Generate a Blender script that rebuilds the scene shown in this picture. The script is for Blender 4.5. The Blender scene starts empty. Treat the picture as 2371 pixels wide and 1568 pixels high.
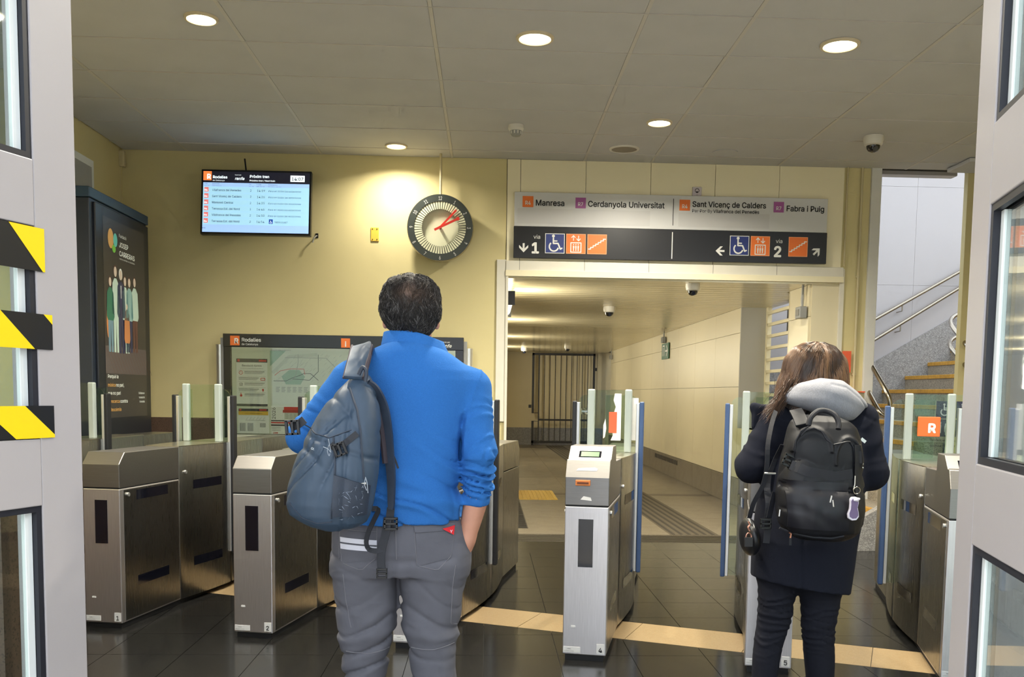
import bpy, bmesh, math, random
import numpy as np
from mathutils import Vector, Matrix
from mathutils.bvhtree import BVHTree

random.seed(7)
scn = bpy.context.scene
col = scn.collection

# ---------------------------------------------------------------- camera
# standing just outside the open doors, phone held at chest height
cam_d = bpy.data.cameras.new('camera')
cam = bpy.data.objects.new('camera', cam_d)
col.objects.link(cam)
cam_d.sensor_width = 36.0
cam_d.lens = 33.282
cam_d.shift_x = -0.01497
cam_d.shift_y = 0.13159
cam_d.clip_start = 0.05
YAW, PITCH, ROLL = (math.radians(a) for a in (2.54, -4.79, -0.84))
fw = Vector((math.sin(YAW)*math.cos(PITCH), math.cos(YAW)*math.cos(PITCH), math.sin(PITCH)))
rt = Vector((math.cos(YAW), -math.sin(YAW), 0))
dn = fw.cross(rt)
r2 = rt*math.cos(ROLL) + dn*math.sin(ROLL)
d2 = -rt*math.sin(ROLL) + dn*math.cos(ROLL)
mw = Matrix.Identity(4)
for i in range(3):
    mw[i][0], mw[i][1], mw[i][2] = r2[i], -d2[i], -fw[i]
mw[2][3] = 1.3
cam.matrix_world = mw
scn.camera = cam

# ---------------------------------------------------------------- sky and exposure
scn.view_settings.view_transform = 'Standard'
scn.view_settings.look = 'None'
scn.view_settings.gamma = 1.0
scn.view_settings.use_curve_mapping = False
scn.view_settings.exposure = 0.72
world = bpy.data.worlds.new('overcast_sky')
scn.world = world
world.use_nodes = True
bg = world.node_tree.nodes['Background']
bg.inputs[0].default_value = (0.86, 0.93, 1.0, 1)
bg.inputs[1].default_value = 1.6
scn.cycles.max_bounces = 6
scn.cycles.diffuse_bounces = 4
scn.cycles.glossy_bounces = 3
scn.cycles.transparent_max_bounces = 12
scn.cycles.caustics_reflective = True
scn.cycles.blur_glossy = 2.0
scn.cycles.caustics_refractive = False
scn.cycles.use_adaptive_sampling = True
scn.cycles.adaptive_threshold = 0.08
scn.cycles.adaptive_min_samples = 12

# ---------------------------------------------------------------- materials
def lin(c):
    return tuple(((v/255.0)/12.92 if v <= 10 else (((v/255.0)+0.055)/1.055)**2.4) for v in c) + (1.0,)

MATS = {}
def mat(name, c, rough=0.5, metal=0.0, var=0.0, vscale=8.0, bump=0.0, bscale=80.0, spec=0.5,
        emit=None, estr=0.0, stretch=None, speck=None, coat=0.0, sheen=0.0, rvar=0.0, c2=None, wrinkle=None):
    if name in MATS:
        return MATS[name]
    m = bpy.data.materials.new(name)
    m.use_nodes = True
    nt = m.node_tree
    b = nt.nodes['Principled BSDF']
    b.inputs['Base Color'].default_value = lin(c)
    b.inputs['Roughness'].default_value = rough
    b.inputs['Metallic'].default_value = metal
    b.inputs['Specular IOR Level'].default_value = spec
    b.inputs['Coat Weight'].default_value = coat
    b.inputs['Sheen Weight'].default_value = sheen
    if emit:
        b.inputs['Emission Color'].default_value = lin(emit)
        b.inputs['Emission Strength'].default_value = estr
    tc = nt.nodes.new('ShaderNodeTexCoord')
    mp = nt.nodes.new('ShaderNodeMapping')
    nt.links.new(tc.outputs['Object'], mp.inputs['Vector'])
    if stretch:
        mp.inputs['Scale'].default_value = stretch
    if var > 0 or speck or c2:
        n = nt.nodes.new('ShaderNodeTexNoise')
        n.inputs['Scale'].default_value = vscale
        n.inputs['Detail'].default_value = 6
        nt.links.new(mp.outputs[0], n.inputs['Vector'])
        mx = nt.nodes.new('ShaderNodeMix'); mx.data_type = 'RGBA'
        rp = nt.nodes.new('ShaderNodeMapRange')
        rp.inputs['From Min'].default_value = 0.3
        rp.inputs['From Max'].default_value = 0.7
        nt.links.new(n.outputs['Fac'], rp.inputs['Value'])
        nt.links.new(rp.outputs[0], mx.inputs['Factor'])
        a = lin(c)
        mx.inputs['A'].default_value = a
        mx.inputs['B'].default_value = lin(c2) if c2 else tuple(v*(1-var) for v in a[:3]) + (1,)
        out = mx.outputs['Result']
        if speck:
            v = nt.nodes.new('ShaderNodeTexVoronoi')
            v.inputs['Scale'].default_value = speck[0]
            nt.links.new(mp.outputs[0], v.inputs['Vector'])
            mx2 = nt.nodes.new('ShaderNodeMix'); mx2.data_type = 'RGBA'
            bw = nt.nodes.new('ShaderNodeSeparateColor')
            nt.links.new(v.outputs['Color'], bw.inputs[0])
            r3 = nt.nodes.new('ShaderNodeMapRange')
            r3.inputs['From Min'].default_value = 1 - speck[2]
            r3.inputs['From Max'].default_value = 1 - speck[2]*0.6
            nt.links.new(bw.outputs[0], r3.inputs['Value'])
            nt.links.new(r3.outputs[0], mx2.inputs['Factor'])
            nt.links.new(out, mx2.inputs['A'])
            mx2.inputs['B'].default_value = lin(speck[1])
            out = mx2.outputs['Result']
        nt.links.new(out, b.inputs['Base Color'])
        if rvar:
            r4 = nt.nodes.new('ShaderNodeMapRange')
            r4.inputs['To Min'].default_value = rough
            r4.inputs['To Max'].default_value = rough + rvar
            nt.links.new(n.outputs['Fac'], r4.inputs['Value'])
            nt.links.new(r4.outputs[0], b.inputs['Roughness'])
    if bump > 0:
        n2 = nt.nodes.new('ShaderNodeTexNoise')
        n2.inputs['Scale'].default_value = bscale
        n2.inputs['Detail'].default_value = 4
        nt.links.new(mp.outputs[0], n2.inputs['Vector'])
        bp = nt.nodes.new('ShaderNodeBump')
        bp.inputs['Strength'].default_value = bump
        bp.inputs['Distance'].default_value = 0.01
        nt.links.new(n2.outputs['Fac'], bp.inputs['Height'])
        nt.links.new(bp.outputs[0], b.inputs['Normal'])
        if wrinkle:     # cloth creases: scale, strength, direction stretch
            mp2 = nt.nodes.new('ShaderNodeMapping')
            nt.links.new(tc.outputs['Object'], mp2.inputs['Vector'])
            mp2.inputs['Scale'].default_value = wrinkle[2]
            mp2.inputs['Rotation'].default_value = wrinkle[3] if len(wrinkle) > 3 else (0, 0, 0)
            n3 = nt.nodes.new('ShaderNodeTexNoise')
            n3.noise_type = 'RIDGED_MULTIFRACTAL'
            n3.inputs['Scale'].default_value = wrinkle[0]
            n3.inputs['Detail'].default_value = 3
            n3.inputs['Distortion'].default_value = .8
            nt.links.new(mp2.outputs[0], n3.inputs['Vector'])
            bp2 = nt.nodes.new('ShaderNodeBump')
            bp2.inputs['Strength'].default_value = wrinkle[1]
            bp2.inputs['Distance'].default_value = 0.006
            nt.links.new(n3.outputs['Fac'], bp2.inputs['Height'])
            nt.links.new(bp2.outputs[0], bp.inputs['Normal'])
    MATS[name] = m
    return m

def glass_mat(name, tint=(225, 238, 230), refl=0.08, clear=0.9):
    # thin pane: mostly see-through with a mirror share that grows at grazing angles
    if name in MATS:
        return MATS[name]
    m = bpy.data.materials.new(name); m.use_nodes = True
    nt = m.node_tree
    for n in list(nt.nodes):
        nt.nodes.remove(n)
    o = nt.nodes.new('ShaderNodeOutputMaterial')
    t = nt.nodes.new('ShaderNodeBsdfTransparent'); t.inputs[0].default_value = lin(tint)
    g = nt.nodes.new('ShaderNodeBsdfGlossy'); g.inputs['Roughness'].default_value = 0.02
    g.inputs['Color'].default_value = (1, 1, 1, 1)
    lw = nt.nodes.new('ShaderNodeLayerWeight'); lw.inputs[0].default_value = 0.5
    f = nt.nodes.new('ShaderNodeMath'); f.operation = 'POWER'; f.inputs[1].default_value = 4.0
    nt.links.new(lw.outputs['Facing'], f.inputs[0])
    mx = nt.nodes.new('ShaderNodeMixShader')
    ad = nt.nodes.new('ShaderNodeMath'); ad.operation = 'ADD'; ad.inputs[1].default_value = refl
    ad.use_clamp = True
    nt.links.new(f.outputs[0], ad.inputs[0])
    nt.links.new(ad.outputs[0], mx.inputs[0])
    nt.links.new(t.outputs[0], mx.inputs[1])
    nt.links.new(g.outputs[0], mx.inputs[2])
    nt.links.new(mx.outputs[0], o.inputs[0])
    MATS[name] = m
    return m

# ---------------------------------------------------------------- mesh helpers
class MB:
    def __init__(s):
        s.v = []; s.f = []
    def add(s, vs, fs):
        k = len(s.v)
        s.v += [tuple(p) for p in vs]
        s.f += [tuple(i + k for i in q) for q in fs]
        return s
    def box(s, x0, x1, y0, y1, z0, z1):
        return s.add([(x0,y0,z0),(x1,y0,z0),(x1,y1,z0),(x0,y1,z0),(x0,y0,z1),(x1,y0,z1),(x1,y1,z1),(x0,y1,z1)],
                     [(0,3,2,1),(4,5,6,7),(0,1,5,4),(1,2,6,5),(2,3,7,6),(3,0,4,7)])
    def prism(s, poly, z0, z1):
        n = len(poly)
        vs = [(x, y, z0) for x, y in poly] + [(x, y, z1) for x, y in poly]
        fs = [tuple(range(n-1, -1, -1)), tuple(range(n, 2*n))]
        fs += [(i, (i+1) % n, n+(i+1) % n, n+i) for i in range(n)]
        return s.add(vs, fs)
    def prism_yz(s, poly, x0, x1):
        n = len(poly)
        vs = [(x0, y, z) for y, z in poly] + [(x1, y, z) for y, z in poly]
        fs = [tuple(range(n-1, -1, -1)), tuple(range(n, 2*n))]
        fs += [(i, (i+1) % n, n+(i+1) % n, n+i) for i in range(n)]
        return s.add(vs, fs)
    def prism_xz(s, poly, y0, y1):
        n = len(poly)
        vs = [(x, y0, z) for x, z in poly] + [(x, y1, z) for x, z in poly]
        fs = [tuple(range(n)), tuple(range(2*n-1, n-1, -1))]
        fs += [(i, n+i, n+(i+1) % n, (i+1) % n) for i in range(n)]
        return s.add(vs, fs)
    def ring(s, c, ax, r, n=16):
        ax = Vector(ax).normalized()
        a = ax.orthogonal().normalized(); b = ax.cross(a)
        return [tuple(Vector(c) + r*(math.cos(t)*a + math.sin(t)*b)) for t in (2*math.pi*i/n for i in range(n))]
    def cyl(s, p0, p1, r0, r1=None, n=16):
        r1 = r0 if r1 is None else r1
        ax = Vector(p1) - Vector(p0)
        vs = s.ring(p0, ax, r0, n) + s.ring(p1, ax, r1, n)
        fs = [(i, (i+1) % n, n+(i+1) % n, n+i) for i in range(n)] + [tuple(range(n-1, -1, -1)), tuple(range(n, 2*n))]
        return s.add(vs, fs)
    def lathe(s, prof, c=(0, 0, 0), ax=(0, 0, 1), n=32, caps=True):
        ax = Vector(ax).normalized(); vs = []; fs = []
        for r, h in prof:
            vs += s.ring(Vector(c) + ax*h, ax, max(r, 1e-4), n)
        m = len(prof)
        for j in range(m-1):
            fs += [(j*n+i, j*n+(i+1) % n, (j+1)*n+(i+1) % n, (j+1)*n+i) for i in range(n)]
        if caps:
            fs += [tuple(range(n-1, -1, -1)), tuple(range((m-1)*n, m*n))]
        return s.add(vs, fs)
    def tube(s, path, r, n=8, flat=None):
        P = [Vector(p) for p in path]; m = len(P); vs = []; fs = []
        up = None
        for i, p in enumerate(P):
            t = (P[min(i+1, m-1)] - P[max(i-1, 0)]).normalized()
            if up is None:
                up = t.orthogonal().normalized()
            a = (up - t*up.dot(t)).normalized(); b = t.cross(a); up = a
            rr = r[i] if isinstance(r, (list, tuple)) else r
            vs += [tuple(p + rr*(math.cos(q)*a + math.sin(q)*b)) for q in (2*math.pi*k/n for k in range(n))]
        for j in range(m-1):
            fs += [(j*n+i, j*n+(i+1) % n, (j+1)*n+(i+1) % n, (j+1)*n+i) for i in range(n)]
        fs += [tuple(range(n-1, -1, -1)), tuple(range((m-1)*n, m*n))]
        return s.add(vs, fs)
    def ribbon(s, path, nor, w, th):
        # flat strap along path, width w across, thickness th along nor
        P = [Vector(p) for p in path]; m = len(P); vs = []; fs = []
        for i, p in enumerate(P):
            t = (P[min(i+1, m-1)] - P[max(i-1, 0)]).normalized()
            nn = Vector(nor[i] if isinstance(nor, list) else nor)
            nn = (nn - t*nn.dot(t)).normalized(); b = t.cross(nn)
            ww = w[i] if isinstance(w, (list, tuple)) else w
            for u, k in ((-.5, -.5), (.5, -.5), (.5, .5), (-.5, .5)):
                vs.append(tuple(p + b*ww*u + nn*th*k))
        for j in range(m-1):
            fs += [(j*4+i, j*4+(i+1) % 4, (j+1)*4+(i+1) % 4, (j+1)*4+i) for i in range(4)]
        fs += [(3, 2, 1, 0), ((m-1)*4, (m-1)*4+1, (m-1)*4+2, (m-1)*4+3)]
        return s.add(vs, fs)
    def mesh(s, name):
        me = bpy.data.meshes.new(name)
        me.from_pydata(s.v, [], s.f)
        me.update()
        return me

def fix(me, bevel=0.0, smooth=False, seg=2):
    bm = bmesh.new(); bm.from_mesh(me)
    bmesh.ops.recalc_face_normals(bm, faces=bm.faces)
    if bevel:
        es = [e for e in bm.edges if len(e.link_faces) == 2 and e.calc_face_angle(0) > 0.5]
        bmesh.ops.bevel(bm, geom=es, offset=bevel, segments=seg, affect='EDGES', profile=0.5, clamp_overlap=True)
    bm.to_mesh(me); bm.free()
    if smooth:
        for p in me.polygons:
            p.use_smooth = True
        if smooth != 'all':
            me.set_sharp_from_angle(angle=0.6)
    return me

def link(name, data, parent=None, **kw):
    o = bpy.data.objects.new(name, data)
    col.objects.link(o)
    if parent is not None:
        o.parent = parent
    for k, v in kw.items():
        o[k] = v
    return o

def part(name, mb, m, parent=None, bevel=0.0, smooth=False, seg=2, label=None, world=False):
    me = mb if isinstance(mb, bpy.types.Mesh) else mb.mesh(name)
    if world and parent is not None:
        off = ORIGIN[parent.name]
        me.transform(Matrix.Translation((-off[0], -off[1], -off[2])))
    fix(me, bevel, smooth, seg)
    me.materials.append(m)
    o = link(name, me, parent)
    if label:
        o['label'] = label
    return o

ORIGIN = {}
def thing(name, label, cat, loc=(0, 0, 0), rotz=0.0, group=None, rot=None):
    o = link(name, None)
    o.location = loc
    o.rotation_euler = rot or (0, 0, rotz)
    o['label'] = label; o['category'] = cat
    if group:
        o['group'] = group
    ORIGIN[o.name] = loc
    return o

def struct(name, mb, m, bevel=0.0, label=None, smooth=False):
    o = part(name, mb, m, None, bevel, smooth)
    o['kind'] = 'structure'
    ORIGIN[o.name] = (0, 0, 0)
    if label:
        o['label'] = label
    return o

def one(name, mb, m, label, cat, group=None, bevel=0.0, smooth=False):
    o = part(name, mb, m, None, bevel, smooth)
    o['label'] = label; o['category'] = cat
    if group:
        o['group'] = group
    return o

# flat lettering and pictograms: x right, z up, facing -Y
try:      # the sans serif that ships inside Blender, nearer to the station lettering than the built-in face
    FONT = bpy.data.fonts.load(bpy.utils.system_resource('DATAFILES', path='fonts') + '/Inter.woff2')
except Exception:
    FONT = None
def text_mesh(s, size, bold=0.0, shear=0.0, align='LEFT', sx=1.0, spacing=1.0):
    c = bpy.data.curves.new('lettering', 'FONT')
    c.body = s; c.size = 4.0; c.shear = shear; c.align_x = align
    c.space_character = spacing
    c.resolution_u = 3
    if FONT:
        c.font = FONT
    o = bpy.data.objects.new('lettering', c)
    me = bpy.data.meshes.new_from_object(o)
    bpy.data.objects.remove(o); bpy.data.curves.remove(c)
    me.transform(Matrix.Scale(size/4.0, 4))      # filled at a large size, then brought down
    if bold > 0 and len(me.vertices):
        # heavier weight: the outline struck again around itself
        v = [tuple(p.co) for p in me.vertices]; f = [tuple(p.vertices) for p in me.polygons]
        V, Fc = [], []
        for k in range(9):
            r = 0 if k == 8 else bold*size
            dx, dy = r*math.cos(k*math.pi/4), r*math.sin(k*math.pi/4)
            o_ = len(V)
            V += [(a+dx, b_+dy, c_+k*4e-5) for a, b_, c_ in v]; Fc += [tuple(i+o_ for i in q) for q in f]
        me.clear_geometry(); me.from_pydata(V, [], Fc); me.update()
    me.transform(Matrix(((sx, 0, 0, 0), (0, 0, -1, 0), (0, 1, 0, 0), (0, 0, 0, 1))))
    return me

def letters(parent, s, x, z, size, m, y=-0.002, bold=0.0, shear=0.0, align='LEFT', sx=1.0, name='lettering', rot=None, spacing=1.0, fit=None):
    me = text_mesh(s, size, bold, shear, align, sx, spacing)
    if fit and len(me.vertices):
        xs = [v.co.x for v in me.vertices]; k = fit/(max(xs)-min(xs))
        me.transform(Matrix.Diagonal((k, 1, 1, 1)))
        if align == 'LEFT':
            me.transform(Matrix.Translation((-min(xs)*k, 0, 0)))
    if rot:
        me.transform(Matrix.Rotation(rot, 4, 'Y'))
    me.transform(Matrix.Translation((x, y, z)))
    me.materials.append(m)
    return link(name, me, parent)

def flat(polys, y):
    b = MB()
    for i, p in enumerate(polys):
        yy = y - 4e-5*(i % 12)      # overlapping strokes lie on top of one another
        b.add([(x, yy, z) for x, z in p], [tuple(range(len(p)))])
    return b

def plate(parent, name, x0, x1, z0, z1, m, y, th=0.0):
    if th:
        return part(name, MB().box(x0, x1, y, y + th, z0, z1), m, parent)
    return shape(parent, name, [[(x0, z0), (x1, z0), (x1, z1), (x0, z1)]], m, y)

def shape(parent, name, polys, m, y):
    me = flat(polys, y).mesh(name)
    me.materials.append(m)
    return link(name, me, parent)

def disc(cx, cz, r, n=20, rz=None):
    rz = rz or r
    return [(cx + r*math.cos(2*math.pi*i/n), cz + rz*math.sin(2*math.pi*i/n)) for i in range(n)]

def stroke(pts, w, cap=True):
    out = []
    for (ax, az), (bx, bz) in zip(pts[:-1], pts[1:]):
        dx, dz = bx-ax, bz-az
        L = math.hypot(dx, dz) or 1
        nx, nz = -dz/L*w/2, dx/L*w/2
        out.append([(ax+nx, az+nz), (ax-nx, az-nz), (bx-nx, bz-nz), (bx+nx, bz+nz)])
    for (ax, az) in (pts[1:-1] if not cap else pts):
        out.append(disc(ax, az, w/2, 10))
    return out

def arcpts(cx, cz, r, a0, a1, n=16):
    return [(cx + r*math.cos(math.radians(a0+(a1-a0)*i/n)), cz + r*math.sin(math.radians(a0+(a1-a0)*i/n))) for i in range(n+1)]

def move(polys, x, z, s):
    return [[(x + px*s, z + pz*s) for px, pz in p] for p in polys]

# unit pictograms in a 1x1 square, origin bottom left
def pic_wheelchair():
    p = [disc(.42, .87, .075)]
    p += stroke([(.42, .76), (.42, .5), (.66, .5), (.78, .22), (.86, .26)], .075)
    p += stroke([(.42, .62), (.6, .62)], .065)
    p += stroke(arcpts(.45, .34, .23, 130, 345, 20), .075, False)
    return p
def pic_lift():
    p = stroke([(.24, .08), (.76, .08), (.76, .55), (.24, .55), (.24, .08)], .05)
    p += stroke([(.37, .66), (.37, .9)], .04, False) + stroke([(.27, .8), (.37, .91), (.47, .8)], .045, False)
    p += stroke([(.63, .91), (.63, .66)], .04, False) + stroke([(.53, .76), (.63, .65), (.73, .76)], .045, False)
    for x in (.38, .5, .62):
        p += [disc(x, .46, .032, 10)] + stroke([(x, .4), (x, .27)], .075, False) + stroke([(x, .28), (x, .14)], .055, False)
    return p
def pic_stairs():
    pts = [(.07, .25)]
    x, z = .17, .25
    for i in range(6):
        pts += [(x, z), (x, z+.085)]
        z += .085; x += .13
    pts += [(.93, z)]
    return stroke(pts, .05, True)
def pic_arrow(ang):
    base = stroke([(0, .42), (0, -.3)], .2, False) + [[(0, -.5), (-.46, -.02), (-.46, .24), (0, -.2), (.46, .24), (.46, -.02)]]
    c, s = math.cos(math.radians(ang)), math.sin(math.radians(ang))
    return [[(x*c - z*s, x*s + z*c) for x, z in p] for p in base]

# ================================================================ MATERIALS IN USE
m_wall = mat('yellow_wall_paint', (216, 203, 152), .75, var=.10, vscale=1.3, bump=.04, bscale=140)
m_cream = mat('cream_wall_panel', (242, 232, 198), .38, var=.04, vscale=2)
m_cream2 = mat('cream_corridor_panel', (222, 211, 178), .34, var=.03, vscale=2)
m_ceil = mat('grey_ceiling_board', (198, 198, 200), .85, var=.05, vscale=3, bump=.05, bscale=200)
m_grid = mat('ceiling_grid_metal', (200, 196, 190), .5)
m_dark_gap = mat('shadow_gap', (40, 38, 36), .9)
m_floor = mat('black_granite', (24, 24, 24), .12, spec=.28, var=.25, vscale=30, speck=(700, (58, 57, 55), .12), rvar=.1)
m_grout = mat('dark_grout', (58, 56, 54), .7)
m_tan = mat('tan_stone', (164, 142, 108), .28, var=.12, vscale=40, speck=(300, (150, 118, 78), .15))
m_terr = mat('beige_terrazzo', (130, 121, 104), .32, var=.12, vscale=6, speck=(260, (96, 84, 68), .2), rvar=.1)
m_tact = mat('yellow_tactile_paving', (214, 178, 78), .6, var=.1)
m_grate = mat('grating_steel', (84, 78, 68), .5, metal=.6)
m_gran = mat('grey_granite', (146, 144, 143), .6, var=.35, vscale=26, speck=(150, (172, 170, 168), .3))
m_step = mat('granite_step', (168, 158, 142), .6, var=.3, vscale=40, speck=(180, (100, 94, 86), .3))
m_nose = mat('yellow_step_nosing', (206, 156, 62), .6, var=.3, vscale=20)
m_brown = mat('brown_granite_dado', (104, 84, 72), .3, var=.22, vscale=9, speck=(220, (74, 60, 52), .2))
m_white = mat('white_wall_panel', (176, 172, 173), .4, var=.03, vscale=2)
m_beam = mat('pale_beam_paint', (224, 219, 204), .5, var=.05)
m_pillar = mat('pale_grey_pillar', (216, 215, 210), .6, var=.05)
m_door = mat('lilac_white_aluminium', (168, 163, 165), .35, var=.03, vscale=3, bump=.01)
m_gasket = mat('black_rubber_gasket', (28, 30, 40), .45)
m_bead = mat('white_glazing_bead', (232, 236, 236), .35)
m_dglass = glass_mat('door_glass', (232, 238, 235), .02)
m_steel = mat('brushed_steel', (152, 150, 146), .22, metal=1.0, stretch=(60, 60, 2), vscale=4, var=.10, rvar=.14)
m_head = mat('brushed_steel_head', (150, 147, 144), .33, metal=1.0, stretch=(2, 60, 60), vscale=4, var=.10, rvar=.12)
m_steel2 = mat('brushed_steel_front_lit', (230, 226, 227), .34, metal=1.0, stretch=(60, 60, 2), vscale=4, var=.12, rvar=.12)  # lighter than the side steel: outdoor reflection put into the colour
m_rail = mat('polished_steel_rail', (158, 150, 136), .2, metal=1.0)
m_alu = mat('satin_aluminium', (214, 214, 212), .32, metal=.85)
m_pipe = mat('painted_conduit', (200, 188, 150), .5)
m_grey = mat('grey_plastic', (150, 150, 146), .5)
m_whitep = mat('white_plastic', (222, 218, 208), .4)
m_black = mat('black_plastic', (20, 20, 22), .35)
m_ink = mat('black_ink', (24, 24, 28), .6)
m_paper = mat('white_print', (232, 232, 228), .6)
m_conc = mat('outdoor_paving', (206, 200, 192), .8, var=.15, vscale=4, bump=.1)

HZ = 3.42          # hall ceiling height
BW = 8.80          # back wall plane
LW = -3.27         # left wall plane
CZ = 2.355         # corridor ceiling height
ENDY = 24.3        # far end of the corridor
GA = math.radians(-13.5)   # gates and street front are turned against the hall

# ================================================================ FLOOR
fl = struct('floor', MB().box(-5.4, 7.5, 2.0, 26.0, -.12, -.012), m_grout)
tile_me = None
TX, TY = .37, .405
cache = {}
def slab(x0, x1, y0, y1, z0, z1, m, parent, name, bev=.0):
    key = (round(x1-x0, 3), round(y1-y0, 3), round(z1-z0, 4), m.name, bev)
    if key not in cache:
        me = MB().box(-(x1-x0)/2, (x1-x0)/2, -(y1-y0)/2, (y1-y0)/2, -(z1-z0)/2, (z1-z0)/2).mesh(name)
        fix(me, bev); me.materials.append(m); cache[key] = me
    o = link(name, cache[key], parent)
    o.location = ((x0+x1)/2, (y0+y1)/2, (z0+z1)/2)
    return o
# tan strip across the gates: direction and edges measured on the floor
sd = Vector((.9135, -.4067)); sn = Vector((.4067, .9135)); s0 = Vector((-.087, 5.318)); SWID = .385
def strip_dist(x, y):
    return (Vector((x, y)) - s0).dot(sn)
k0 = 0
def clip_tile(x0, x1, y0, y1):
    # part of a floor tile outside the strip: list of polygons
    def clip(poly, dist):
        out = []
        for i in range(len(poly)):
            a, b = poly[i], poly[(i+1) % len(poly)]
            da, db = dist(*a), dist(*b)
            if da <= 0: out.append(a)
            if (da < 0 < db) or (db < 0 < da):
                t = da/(da-db); out.append((a[0]+(b[0]-a[0])*t, a[1]+(b[1]-a[1])*t))
        return out
    q = [(x0, y0), (x1, y0), (x1, y1), (x0, y1)]
    near = clip(q, lambda x, y: strip_dist(x, y) + .004)
    far = clip(q, lambda x, y: -(strip_dist(x, y) - SWID - .004))
    return [p for p in (near, far) if len(p) > 2]
rows_y = [4.624 + TY*k for k in range(-2, 10)]
for j in range(len(rows_y)-1):
    for i in range(-9, 12):
        x0, x1, y0, y1 = i*TX+.0015, (i+1)*TX-.0015, rows_y[j]+.0015, rows_y[j+1]-.0015
        if y1 > 8.42: continue
        ds = [strip_dist(a, b) for a in (x0, x1) for b in (y0, y1)]
        if max(ds) < 0 or min(ds) > SWID:
            slab(x0, x1, y0, y1, -.012, 0, m_floor, fl, 'floor_tile')
        else:
            for p in clip_tile(x0, x1, y0, y1):
                part('floor_tile', MB().prism(p, -.012, 0), m_floor, fl)
part('threshold_floor', MB().box(-3.3, 4.4, 2.0, rows_y[0]-.003, -.012, 0), m_floor, fl)
part('hall_floor_edge', MB().box(-3.3, 3.3, rows_y[-2]-.2, 8.25, -.011, -.0005), m_floor, fl)
for i in range(-4, 6):
    a = s0 + sd*(i*.62 + .30) ; b = s0 + sd*((i+1)*.62 + .297)
    part('strip_tile', MB().prism([tuple(a), tuple(b), tuple(b+sn*SWID), tuple(a+sn*SWID)], -.012, 0), m_tan, fl)
# drain grating across the passage mouth
g = part('drain_grating', MB().box(.3, 3.2, 8.27, 8.72, -.012, -.006), m_dark_gap, fl)
for k in range(7):
    slab(.3, 3.2, 8.28+k*.063, 8.315+k*.063, -.006, 0, m_grate, g, 'grating_bar')
# corridor floor: terrazzo slabs
for j in range(0, 13):
    y0 = 8.74 + j*1.2
    for i in range(0, 3):
        slab(.12+i*.98, .117+(i+1)*.98, y0+.002, y0+1.198, -.012, 0, m_terr, fl, 'floor_slab')
part('edge_grating', MB().box(.18, .42, 9.1, 12.9, -.004, .003), m_grate, fl)
gb = part('edge_grating_mesh', MB(), m_dark_gap, fl)
for k in range(46):
    slab(.19, .41, 9.12+k*.082, 9.165+k*.082, .001, .005, m_dark_gap, gb, 'grating_slot')
t = part('tactile_paving', MB().box(.36, .9, 11.6, 12.7, -.004, .003), m_tact, fl)
for k in range(11):
    slab(.375+k*.048, .4+k*.048, 11.62, 12.68, .003, .008, m_tact, t, 'tactile_rib')
t = part('tactile_paving', MB().box(.4, .8, 23.2, 23.9, -.004, .003), m_tact, fl)
# grooved guide band running away along the corridor
gband = part('guide_band', MB().prism([(1.74, 8.75), (2.2, 8.75), (1.95, 23.9), (1.5, 23.9)], -.004, .002), mat('grey_guide_band', (92, 84, 70), .6), fl)
for k in range(6):
    x = 1.76 + k*.075
    part('guide_groove', MB().prism([(x, 8.76), (x+.03, 8.76), (x-.22, 23.8), (x-.25, 23.8)], .001, .004), mat('guide_groove_dark', (62, 57, 50), .7), gband)
part('floor_stripe', MB().box(.9, 3.0, 12.2, 12.42, -.003, .001), mat('dark_floor_stripe', (84, 76, 64), .4), fl)
part('far_floor_stripe', MB().box(.2, 3.0, 22.9, 23.2, -.003, .001), mat('dark_floor_stripe', (84, 76, 64), .4), fl)
struct('ground_outside', MB().box(-30, 30, -40, 2.0, -.14, -.01), m_conc)

# ================================================================ CEILING OF THE HALL
ce = struct('ceiling', MB().box(-5.4, 5.2, 2.0, BW+.2, HZ+.035, HZ+.25), m_dark_gap)
cx = [LW, -2.69, -1.505, -.333, .868, 1.478, 2.652, 3.85, 5.1]
RY = [5.435 + .6155*k for k in range(-5, 6)]
RY.append(BW)
for i in range(len(cx)-1):
    for j in range(len(RY)-1):
        dz = random.uniform(-.0025, .0025)
        slab(cx[i]+.013, cx[i+1]-.013, RY[j]+.005, RY[j+1]-.005, HZ+dz, HZ+.03+dz, m_ceil, ce, 'ceiling_tile')
for x in cx[1:-1]:
    slab(x-.0115, x+.0115, 2.3, BW, HZ-.002, HZ+.034, m_grid, ce, 'grid_bar')
for y in RY[:-1]:
    slab(LW, 5.1, y-.0025, y+.0025, HZ-.004, HZ+.034, m_grid, ce, 'grid_rail')
part('round_patch', MB().lathe([(.11, 0), (.11, .006)], (2.05, 8.36, HZ-.007), n=28), m_ceil, ce)
part('ceiling_hatch', MB().box(4.2, 4.62, 8.3, 8.72, HZ-.04, HZ-.005), m_ceil, ce, bevel=.008)

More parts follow.
